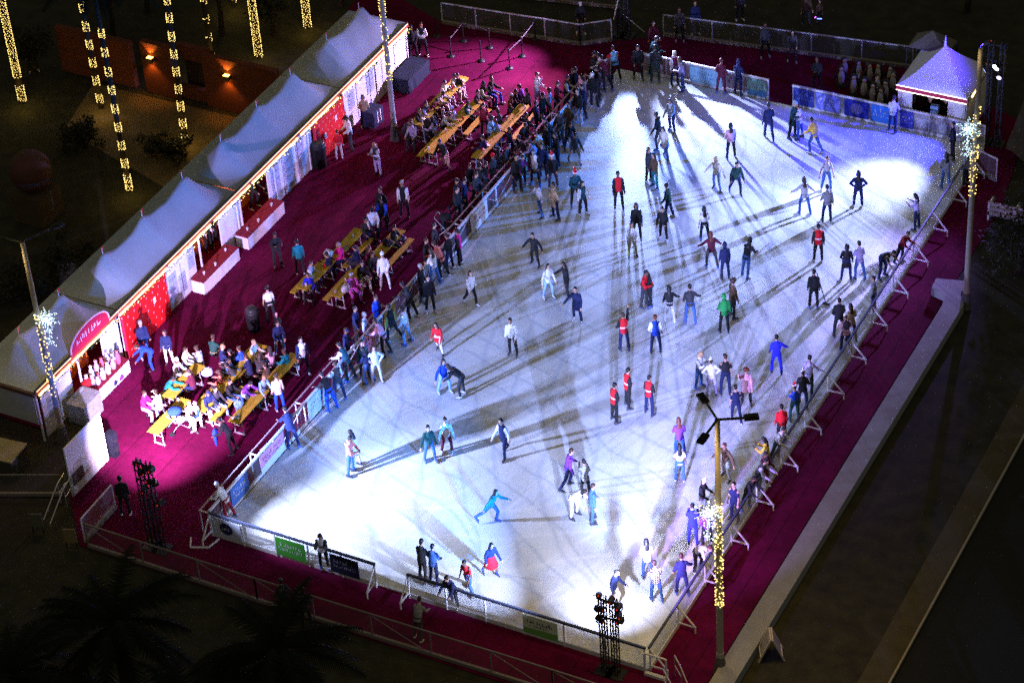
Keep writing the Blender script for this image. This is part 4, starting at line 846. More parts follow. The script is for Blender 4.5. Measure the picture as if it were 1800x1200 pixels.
for (z, k) in ((zE + .015, 34), (zE - .21, 34)):
    m = MB(); lit = [(-1.55 + 3.1 * i / k, -1.56, z + .008 * math.sin(i * 2.2)) for i in range(k + 1)]; m.tube(lit, .012, 5)
    m.build('rope_light', mat('cold rope light', (1, .9, .8), .4, emit=(1, .9, .8), estr=5, noise_amt=0, sample=False), bt)
m = MB(); m.tube([(1.62, -1.5 + 3 * i / 20, zE - .12 + .02 * math.sin(i * 1.7)) for i in range(3, 8)], .03, 6); m.build('warm_rope', bulb_w, bt)
m = MB(); m.box((-1.15, -1.45, .95), (.6, .05, 1.9)); m.box((1.1, -1.45, .95), (.75, .05, 1.9)); m.box((0, -1.45, .35), (1.75, .05, .7)); m.box((-.05, -1.45, 1.97), (1.7, .05, .14)); m.build('front_wall', wallw, bt)
for sx in (-1.47, 1.5): m = MB(); m.box((sx, 0, .98), (.05, 2.85, 1.95)); m.build('side_wall', wallw, bt)
m = MB(); m.box((0, .6, 1.0), (2.8, .05, 1.9)); m.build('inner_wall', mat('booth inside', (.1, .05, .03), .8, noise_amt=.4), bt)
m = MB(); m.box((-.05, -1.4, .72), (1.6, .4, .05)); m.build('window_ledge', wallw, bt)
m = MB(); m.box((.05, -1.1, .98), (.34, .2, .5)); m.build('blue_box', mat('pale blue box', (.25, .4, .7), .6), bt)
m = MB(); m.add([(-.5, -1.0, 1.85), (-.2, -1.05, 1.25), (.1, -1.0, 1.85), (.5, -1.05, 1.35), (.75, -1.0, 1.9)], [(0, 1, 2), (2, 3, 4)]); m.build('drape', mat('amber drape', (.35, .2, .1), .8), bt)
ct = thing('rear_canopy', 'dim olive canvas canopy peeping out behind the ticket booth roof', 'canopy', (13.2, 37.3, 0)); m = MB()
m.add([(-.9, -.35, 2.1), (.9, -.35, 2.1), (.9, .9, 2.1), (-.9, .9, 2.1), (0, .3, 2.75)], [(0, 1, 4), (1, 2, 4), (2, 3, 4), (3, 0, 4)]); m.build('canvas_roof', mat('olive canvas', (.12, .11, .07), .8, noise_amt=.2), ct)
for (x, y) in ((-.9, -.35), (.9, -.35), (.9, .9), (-.9, .9)): m = MB(); m.bar((x, y, 0), (x, y, 2.1), .05); m.build('leg', blackm, ct)
tp_ = thing('dark_tarp', 'dark tarpaulin lean to right of the booth with a bright edge', 'tarpaulin', (19.0, 35.2, 0)); m = MB(); rng = random.Random(2); vs = []; fs = []
for i in range(13):
    for k in range(9): vs.append((-.8 + 2.2 * i / 12, -2.6 + 4.2 * k / 8, max(.02, 2.9 * (1 - i / 12) ** 1.1 * (.35 + .65 * k / 8)) + .06 * math.sin(k * 2.1 + i) ))
for i in range(12):
    for k in range(8): a = i * 9 + k; fs.append((a, a + 1, a + 10, a + 9))
m.add(vs, fs); m.build('tarp_sheet', mat('tarp', (.06, .05, .04), .6, noise_amt=.4, nscale=2), tp_)
m = MB(); m.tube([(-.8, -2.4 + 4 * k / 10, 1.05 + 1.9 * k / 10) for k in range(8, 11)], .03, 6); m.build('rope_light', bulb_w, tp_)
fr = thing('white_frame', 'white framed clear screen right of the tarpaulin at the edge', 'screen', (20.3, 32.8, 0)); m = MB(); m.bar((-.45, 0, .05), (-.45, 0, 1.7), .09); m.bar((.45, 0, .05), (.45, 0, 1.7), .09); m.bar((-.45, 0, 1.7), (.45, 0, 1.7), .09); m.box((0, 0, .2), (.9, .06, .42)); m.build('frame', white_metal, fr); m = MB(); m.add([(-.42, 0, .4), (.42, 0, .4), (.42, 0, 1.66), (-.42, 0, 1.66)], [(0, 1, 2, 3)]); m.build('clear_sheet', sheet_dim, fr)
sb = thing('slatted_bench', 'pale slatted bench right of the blue starburst lamp post', 'bench', (19.9, 29.2, 0)); m = MB()
for k in range(3): m.box((0, -.35 + .02 * k, .35 + k * .22), (2.3, .05, .16))
m.build('backrest', mat('pale slats', (.42, .36, .36), .6), sb); m = MB(); m.box((0, 0, .3), (2.3, .5, .06)); m.build('seat', mat('pale slats'), sb)
for s in (-1.1, 0, 1.1): m = MB(); m.box((s, -.1, .4), (.07, .55, .8)); m.build('leg', white_metal, sb)
mesh_fence('pale gate panel between the right boards and the booth', [(17.1, 32.0), (18.2, 31.6)], col=(.5, .46, .5), alpha=.2, base_w=.14, step=1.2)

# ------------------------------------------------------------------ penguin skating aids
pg = thing('penguin_aid', '', 'skating aid', (0, 0, 0)); pw_, pb_ = mat('penguin white', (.55, .5, .45), .5), mat('penguin black', (.03, .03, .03), .5)
m = MB(); m.ell((0, 0, .42), (.2, .17, .42)); m.ell((0, .02, .86), (.135, .13, .14)); m.build('body', pb_, pg, True)
m = MB(); m.ell((0, -.055, .42), (.165, .14, .38)); m.ell((0, -.05, .84), (.1, .1, .1)); m.build('belly', pw_, pg, True)
m = MB(); m.tube([(0, -.13, .86), (0, -.24, .84)], [.035, .008], 8); m.build('beak', fab('orange'), pg)
for s in (-1, 1): m = MB(); m.bar((s * .17, 0, .62), (s * .3, -.02, .4), .05, .1); m.build('handle', pb_, pg)
m = MB(); m.box((0, -.03, .03), (.34, .5, .05)); m.build('sled_base', pb_, pg)
pgs = [(1478, 150), (1507, 140), (1500, 165), (1519, 170), (1526, 145), (1545, 145), (1540, 165), (1557, 175), (1549, 188), (1566, 150), (1570, 160), (1483, 135), (1535, 180)]
for i, (px, py) in enumerate(pgs):
    o = pg if i == 0 else copy_tree(pg); p = G(px, py, 0); o.location = (p[0], p[1], .012); o.rotation_euler = (0, 0, R(20 + random.uniform(-40, 40)))
    o['label'] = 'white bellied penguin skating aid parked with others behind the far boards'; o['group'] = 'penguin skating aids'

# ------------------------------------------------------------------ queue posts
for i, (px, py, w) in enumerate(((793, 100, 'nearest the attendants'), (846, 108, 'front middle'), (815, 73, 'rear middle'), (861, 85, 'rear right'), (896, 121, 'front right, end of the long belt'), (918, 100, 'right, below the back fence'), (768, 65, 'rear left'), (941, 70, 'against the back fence'))):
    p = G(px, py, 0); q = thing('queue_post', 'black belt post, ' + w, 'queue post', (p[0], p[1], .012), 0, 'queue belt posts'); m = MB(); m.lathe([(.17, 0), (.17, .03), (.05, .06), (.03, .07)], n=16); m.build('base', blackm, q, True); m = MB(); m.lathe([(.03, .06), (.03, .95), (.045, .96), (.045, 1.03), (.01, 1.04)], n=10); m.build('pole', blackm, q)
QP = [G(*q, 0) for q in ((793, 100), (815, 73), (861, 85), (846, 108), (896, 121), (918, 100), (941, 70))]
bm_ = MB()
for a, b_ in ((0, 1), (1, 2), (4, 5), (5, 6), (3, 4)): bm_.bar((QP[a][0], QP[a][1], .92), (QP[b_][0], QP[b_][1], .92), .012, .05) if (a, b_) != (3, 4) else None
tag(bm_.build('queue_belt', mat('dark belt', (.1, .08, .1), .6)), 'dark belts stretched between the queue posts', 'belt')

# ------------------------------------------------------------------ small things on the carpet
dt = thing('draped_table', 'table under a dark blue grey cloth at the far end of the stalls', 'table', (-8.1, 29.3, .012)); m = MB(); m.box((0, 0, .72), (.85, 1.9, .05)); vs = []
cl = [(.45, 1.0), (-.45, 1.0), (-.45, -1.0), (.45, -1.0)]; m.build('table_top', mat('dark cloth', (.014, .02, .036), .9), dt)
m = MB(); n = 40; vs = []; fs = []
for k in range(n):
    a = 2 * math.pi * k / n; x = max(-.45, min(.45, .75 * math.cos(a))); y = max(-.98, min(.98, 1.6 * math.sin(a))); f = 1 + .06 * math.sin(k * 3.1)
    vs += [(x, y, .75), (x * f * 1.04, y * (1 + .03 * math.sin(k * 2.3)), .05)]
for k in range(n): a = 2 * k; b_ = 2 * ((k + 1) % n); fs.append((a, b_, b_ + 1, a + 1))
m.add(vs, fs); m.build('cloth_skirt', mat('dark cloth'), dt)
def bin_(label, x, y, r=.27, h=.95):
    q = thing('litter_bin', label, 'bin', (x, y, .012), 0, 'black litter bins'); m = MB(); m.lathe([(r * .9, 0), (r, h * .9), (r * 1.05, h * .92), (r * .95, h)], n=18); m.build('barrel', blackm, q, True); m = MB(); m.lathe([(r, h), (r * .7, h + .12), (.01, h + .16)], n=18); m.build('lid', mat('bin lid', (.03, .03, .03), .4), q, True)
p = G(563, 292); bin_('round black litter bin left of the far red backdrop', p[0], p[1], .33, 1.1)
p = G(447, 580); bin_('round black litter bin on the dark carpet left of the middle tables', p[0], p[1])
ca = thing('utility_cart', 'dark wheeled crate with white stripes by the white stall wall', 'cart', (-7.9, 25.6, .012)); m = MB(); m.box((0, 0, .5), (.6, .8, .75)); m.build('crate', mat('navy crate', (.02, .025, .07), .6), ca); m = MB(); m.box((.31, -.1, .55), (.01, .05, .6)); m.box((.31, .15, .55), (.01, .05, .6)); m.build('stripe', fab('white'), ca)
for sx in (-1, 1):
    for sy in (-1, 1): m = MB(); m.tube([(sx * .24 - .02, sy * .32, .07), (sx * .24 + .02, sy * .32, .07)], .07, 10); m.build('wheel', blackm, ca)
def pushchair(label, x, y, rz, c1, c2):
    q = thing('pushchair', label, 'pushchair', (x, y, .012), rz, 'parked pushchairs')
    m = MB(); m.tube([(-.25, -.35, .12), (-.25, .1, .5), (-.25, .5, 1.0), (.25, .5, 1.0), (.25, .1, .5), (.25, -.35, .12)], .018, 8); m.tube([(-.25, .4, .1), (-.22, -.1, .6)], .018, 8); m.tube([(.25, .4, .1), (.22, -.1, .6)], .018, 8); m.build('frame', mat('pushchair frame', (.45, .47, .5), .4, .5), q)
    m = MB(); m.ell((0, 0, .48), (.22, .26, .1)); m.ell((0, .18, .68), (.2, .08, .24)); m.build('seat', fab(c1), q, True)
    m = MB(); m.ell((0, .12, .92), (.23, .28, .16)); m.build('hood', fab(c2), q, True)
    for (sx, sy) in ((-1, -.38), (1, -.38), (-1, .4), (1, .4)): m = MB(); m.tube([(sx * .28 - .02, sy, .1), (sx * .28 + .02, sy, .1)], .1, 14); m.build('wheel', blackm, q)
p = G(318, 755); pushchair('blue and white pushchair at the near end of the tables', p[0], p[1], 2.4, 'white', 'blue')
p = G(757, 250); pushchair('dark pushchair at the near end of the far tables', p[0], p[1], .6, 'char', 'blk')
p = G(790, 415); pushchair('dark pushchair with pale handles parked outside the left boards', p[0], p[1], 1.8, 'blk', 'blk')
bagp = [(682, 432, .75, 'blk', 'black bag lying on the inner middle table'), (640, 448, .02, 'char', 'grey rucksack under the inner middle table'), (578, 452, .77, 'white', 'white coat heaped on the middle table'), (608, 512, .77, 'lgrey', 'pale grey bag at the end of the inner table by the pink outfit'), (706, 425, .02, 'denim', 'blue bag on the carpet beside the inner table'), (365, 660, .77, 'lav', 'lilac bag on the middle near table'), (420, 715, .77, 'ldenim', 'small pale blue box on the empty yellow table'), (208, 668, .02, 'purple', 'purple bag on the carpet below the sweet counter'), (200, 676, .02, 'navy', 'navy bag on the carpet below the sweet counter')]
for (px, py, z, c, lb) in bagp:
    p = G(px, py, z); m = MB(); m.ell((0, 0, .15), (.24, .18, .16)); m.ell((.05, .03, .24), (.16, .13, .1)); m.tube([(-.12, 0, .26), (-.08, 0, .38), (.08, 0, .38), (.12, 0, .26)], .012, 6); o = m.build('bag', fab(c), None, True, loc=(p[0], p[1], max(z, .012))); o.rotation_euler = (0, 0, px); tag(o, lb, 'bag')
sp = thing('loudspeaker', 'dark loudspeaker standing behind the right edge of the white screen wall', 'speaker', (-5.72, 2.22, .012)); m = MB(); m.box((0, 0, .6), (.34, .3, 1.1)); m.build('cabinet', mat('navy cabinet', (.008, .009, .016), .6), sp); m = MB(); m.tube([(.165, 0, .4), (.178, 0, .4)], .12, 16); m.tube([(.165, 0, .8), (.178, 0, .8)], .08, 16); m.build('driver', blackm, sp)
po = thing('stick', 'long thin pole held by the rink worker in black', 'pole'); p = G(1452, 535, ICE_Z); p2 = G(1439, 480, 1.45); m = MB(); m.bar((p[0], p[1], ICE_Z + .02), (p[0] - .35, p[1] - .15, 1.6), .03); m.build('shaft', fab('blk'), po); m = MB(); m.box((p[0], p[1], ICE_Z + .04), (.28, .06, .06)); m.build('blade', blackm, po)
ab = thing('sandwich_board', 'white framed sandwich board on the dark lawn at the near right', 'sandwich board', (20.4, 2.3, 0), R(28)); 
for s in (-1, 1):
    M = Matrix.Rotation(R(-s * 22), 3, 'Y'); m = MB(); c = V3((s * .22, 0, .52))
    m.bar(c + M @ V3((0, -.3, -.55)), c + M @ V3((0, -.3, .5)), .05); m.bar(c + M @ V3((0, .3, -.55)), c + M @ V3((0, .3, .5)), .05); m.bar(c + M @ V3((0, -.3, .5)), c + M @ V3((0, .3, .5)), .05); m.bar(c + M @ V3((0, -.3, -.35)), c + M @ V3((0, .3, -.35)), .05); f = m.build('frame', mat('board frame', (.45, .4, .4), .5), ab); m = MB(); m.box(c + M @ V3((0, 0, .07)), (.012, .55, .8), rot=M); m.build('panel', mat('board panel', (.22, .2, .2), .6, noise_amt=.4, nscale=6), ab)
for (px, py, c, lb) in ((68, 935, (.1, .11, .08), 'pale sign panel beside the near left steps, the left one'), (127, 962, (.22, .16, .08), 'amber sign panel beside the near left steps, the right one')):
    p = G(px, py, 0); q = thing('sign_panel', lb, 'sign', (p[0], p[1], 0), .4); m = MB(); m.box((0, 0, .55), (.45, .04, .65)); m.build('plate', mat('plate %s' % px, c, .7), q); m = MB(); m.bar((-.18, 0, 0), (-.18, 0, .3), .04); m.bar((.18, 0, 0), (.18, 0, .3), .04); m.build('leg', blackm, q)
bx = thing('storage_box', 'beige topped storage box behind the white screen wall', 'box', (-9.2, 0.1, 0), .1); m = MB(); m.box((0, 0, .4), (1.5, 1.1, .8)); m.build('body', mat('dark box', (.05, .045, .03), .8), bx); m = MB(); m.box((0, 0, .83), (1.56, 1.16, .06)); m.build('lid', mat('beige lid', (.3, .25, .14), .8), bx)
tl = thing('glow_toy', 'small glowing toy held by the child on the dark lawn', 'toy'); p = G(1440, 34, .7); m = MB(); m.tube([(p[0] - .1, p[1], .7), (p[0] + .12, p[1], .74)], .02, 6); m.build('blue_light', mat('toy blue', (.2, .3, 1), .4, emit=(.15, .25, 1), estr=4, noise_amt=0), tl); m = MB(); m.tube([(p[0] - .22, p[1], .72), (p[0] - .16, p[1], .78)], .02, 6); m.build('violet_light', mat('toy violet', (.6, .2, 1), .4, emit=(.7, .1, 1), estr=4, noise_amt=0), tl)

# ------------------------------------------------------------------ palms wrapped in lights, terracotta wall, plants
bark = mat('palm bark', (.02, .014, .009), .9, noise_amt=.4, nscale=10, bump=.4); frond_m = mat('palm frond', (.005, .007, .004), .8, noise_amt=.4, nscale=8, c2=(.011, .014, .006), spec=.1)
def fronds(m, c, n, ln, rng, droop=1.0):
    for i in range(n):
        az = 2 * math.pi * i / n + rng.uniform(-.2, .2); el = rng.uniform(-.2, 1.15); d = V3((math.cos(az), math.sin(az), 0)); L = ln * rng.uniform(.8, 1.1); pts = []
        for k in range(9):
            t = k / 8; pts.append(c + d * L * t * math.cos(el * (1 - t * .6)) + V3((0, 0, L * (math.sin(el) * t - droop * .62 * t * t))))
        side = d.cross(V3((0, 0, 1)))
        for k in range(8):
            a, b_ = pts[k], pts[k + 1]; m.tube([a, b_], [.03 * (1 - k / 9), .03 * (1 - (k + 1) / 9) + .002], 4, False)
            for q in range(5):
                p = a.lerp(b_, q / 5); w = .5 * math.sin(math.pi * min(1, (k + q / 5 + .8) / 9)) + .08; ax = (b_ - a).normalized()
                for s in (-1, 1):
                    tip = p + side * s * w * .8 + ax * w * .6 - V3((0, 0, w * rng.uniform(.15, .5))); m.add([p, p + ax * .085, tip], [(0, 1, 2)])
def palm(label, x, y, h, r, bands, rng_seed, lean=(0, 0), group='palms wrapped in golden lights', crown=True, dense=1.0):
    rng = random.Random(rng_seed); root = thing('palm_tree', label, 'palm tree', (x, y, 0), 0, group); n = 14
    ax = lambda z: V3((lean[0] * z / h, lean[1] * z / h, z))
    m = MB(); m.tube([ax(h * i / n) for i in range(n + 1)], [r * (1.25 - .35 * (i / n)) * (1 + .04 * (i % 2)) for i in range(n + 1)], 12); m.build('trunk', bark, root)
    if bands:
        pts = []
        for (z0, z1) in bands:
            nt_ = int((z1 - z0) * 125 * dense)
            for k in range(nt_):
                if rng.random() < .12: continue
                z = z0 + (z1 - z0) * k / nt_ + rng.gauss(0, .018); a = k * 2 * math.pi / 11.3 + rng.gauss(0, .12); rr = r * (1.25 - .35 * z / h) + .035; pts.append(ax(z) + V3((rr * math.cos(a), rr * math.sin(a), 0)))
        lit_dots(pts, .0155).build('string_lights', bulb_dot, root, kind='stuff')
        zz = bands[0][0]
        point('palm_glow', (x + .5, y - .6, .8), 22, (1, .66, .15), .3)
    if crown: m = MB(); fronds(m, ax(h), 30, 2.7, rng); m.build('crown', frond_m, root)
    return root
b5 = lambda z0, n, st=.92, ln=.46: [(z0 + st * i, z0 + st * i + ln) for i in range(n)]
palm('palm at the left edge wrapped in lights almost without gaps', -23.56, 21.33, 12, .12, [(.1, .95), (1.3, 9)], 1, (-.25, .1))
palm('palm with banded lights, nearest to the tent roofs', -15.09, 17.24, 11, .09, b5(.05, 1, 1, .8) + b5(1.2, 8), 2, (.2, -.3))
palm('palm with banded lights, left of the nearest one and shorter lit', -19.96, 22.27, 11, .09, b5(.3, 7, .9, .46), 3, (-.3, .2))
palm('palm with banded lights in front of the lit terracotta wall lamps', -15.06, 21.52, 12, .09, b5(.03, 1, 1, .25) + b5(.6, 9, .86, .46), 4, (.1, .35))
palm('palm with sparse lights behind the terracotta wall', -17.2, 27.2, 10, .09, b5(.4, 6, .95, .36), 5, dense=.4)
palm('palm densely wrapped in lights at the top, left of the far tent', -15.65, 28.66, 12, .12, [(0.03, 9)], 6)
palm('short lit palm trunk at the top behind the far tent', -14.9, 31.77, 11, .12, [(0.03, 8)], 7)
palm('far palm with few lights above the terracotta wall', -19.2, 32.2, 11, .09, [(.2, 2.2)], 8, dense=.35)
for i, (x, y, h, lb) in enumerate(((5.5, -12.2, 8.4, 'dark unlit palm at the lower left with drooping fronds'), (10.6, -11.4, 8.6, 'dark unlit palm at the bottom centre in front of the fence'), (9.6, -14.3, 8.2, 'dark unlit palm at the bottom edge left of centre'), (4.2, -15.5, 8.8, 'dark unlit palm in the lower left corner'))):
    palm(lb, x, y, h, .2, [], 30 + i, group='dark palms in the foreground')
terr = mat('terracotta render', (.11, .028, .013), .9, noise_amt=.25, nscale=1.5, bump=.2)
tw = thing('terracotta_wall', 'terracotta courtyard wall with a window opening and orange wall lamps', 'wall', (-18, 24.2, 0)); m = MB()
m.box((-3.4, .15, 1.2), (4.0, .3, 2.3)); m.box((.05, .15, 1.3), (1.7, .3, 2.6)); m.box((1.7, .35, .3), (1.6, .3, .6)); m.box((1.7, .5, 2.3), (1.6, .3, .7)); m.box((4.35, .15, 1.32), (3.8, .3, 2.64)); m.build('wall', terr, tw)
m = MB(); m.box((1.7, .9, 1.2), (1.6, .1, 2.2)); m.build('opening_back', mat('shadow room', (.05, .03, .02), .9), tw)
for (dx, dz) in ((-.25, 1.85), (3.75, 1.85)):
    m = MB(); m.box((dx, -.12, dz), (.3, .22, .22)); q = m.build('wall_lamp', mat('wall lamp metal', (.08, .05, .03), .5), tw); m = MB(); m.box((dx, -.12, dz + .115), (.26, .18, .012)); m.box((dx, -.12, dz - .115), (.2, .14, .012)); m.build('lamp_glass', mat('orange lamp glass', (1, .6, .2), .4, emit=(1, .42, .06), estr=14, noise_amt=0), q)
    spot('wall_lamp_up', (-18 + dx, 24.04, dz + .16), (-18 + dx, 24.3, dz + 1.5), 85, (1, .36, .05), 90, .6, .04); spot('wall_lamp_down', (-18 + dx, 23.98, dz - .16), (-18 + dx, 24.15, 0), 60, (1, .36, .05), 105, .8, .05)
gl = thing('globe_ornament', 'large dim reddish globe standing on a square plinth at the left', 'ornament', (-17.6, 14.2, 0)); m = MB(); m.box((0, 0, .7), (1.5, 1.5, 1.4)); m.build('plinth', mat('amber plinth', (.06, .04, .022), .9, noise_amt=.25), gl); m = MB(); m.ell((0, 0, 2.25), (.9, .9, .9), nu=28, nv=16); m.build('globe', mat('reddish globe', (.07, .024, .017), .7, noise_amt=.2), gl, True)
leafm = mat('dark leaves', (.012, .014, .006), .8, noise_amt=.5, nscale=5, c2=(.03, .03, .012))
def shrub(label, x, y, r, h, seed, trunk=0, group='dark trees and shrubs around the courtyard'):
    rng = random.Random(seed); root = thing('shrub' if trunk == 0 else 'tree', label, 'shrub' if trunk == 0 else 'tree', (x, y, 0), 0, group)
    m = MB()
    if trunk: m.tube([(0, 0, 0), (.1, 0, trunk * .6), (0, .1, trunk + h * .3)], [.16, .12, .06], 8)
    for k in range(6): a = rng.uniform(0, 6.28); m.tube([(0, 0, trunk * .8), (math.cos(a) * r * .4, math.sin(a) * r * .4, trunk + h * .5), (math.cos(a) * r * .75, math.sin(a) * r * .75, trunk + h * rng.uniform(.5, .9))], [.05, .035, .012], 5)
    m.build('trunk', bark, root); m = MB()
    cl = [V3((rng.gauss(0, .45) * r, rng.gauss(0, .45) * r, trunk + h * rng.uniform(.15, .95))) for _ in range(22)]
    for i in range(1500):
        c = rng.choice(cl) + V3((rng.gauss(0, .2), rng.gauss(0, .2), rng.gauss(0, .16))) * r * .8; d = V3((rng.gauss(0, 1), rng.gauss(0, 1), rng.gauss(0, .6))).normalized() * rng.uniform(.1, .22); s = d.cross(V3((.2, .4, .9))).normalized() * .06
        if c.z < .05: c.z = .05
        m.add([c - d * .5, c + s, c + d * .5, c - s], [(0, 1, 2, 3)])
    m.build('foliage', leafm, root); return root
for i, (px, py, r, h, tr, lb) in enumerate(((300, 275, .9, 1.1, 0, 'round dark shrub between the lit palms and the tents'), (60, 130, 1.2, 2.0, .6, 'dark tree beside the leftmost lit palm'), (200, 70, 1.8, 3.0, 1.8, 'dark tree above the left end of the terracotta wall'), (390, 60, 1.9, 3.0, 2, 'olive tree above the terracotta wall lamps'), (260, 20, 2.2, 3.6, 2, 'big dark tree at the top left behind the wall'), (480, 60, 1.2, 2.2, 1, 'small tree between the two densely lit palms'), (120, 480, 1.1, 1.2, 0, 'dark shrub behind the near tent'), (35, 520, 1.3, 1.3, 0, 'dark shrub at the left edge behind the near tent'), (150, 260, 1.0, 1.2, 0, 'low shrub left of the nearest lit palm'), (600, 10, 1.2, 2.0, 1, 'dim tree at the top behind the far tent'), (1700, 20, 2.5, 3.5, 2, 'dark tree at the top right behind the booth'), (1790, 480, 1.8, 2.2, .8, 'dark tree at the right edge of the lawn'))):
    p = G(px, py, 0); shrub(lb, p[0], p[1], r, h, 60 + i, tr)
m = MB()
for k in range(5): m.tube([(14 + 2 * math.cos(a), 0, 0) for a in (0, 1)], .01, 4) if False else None
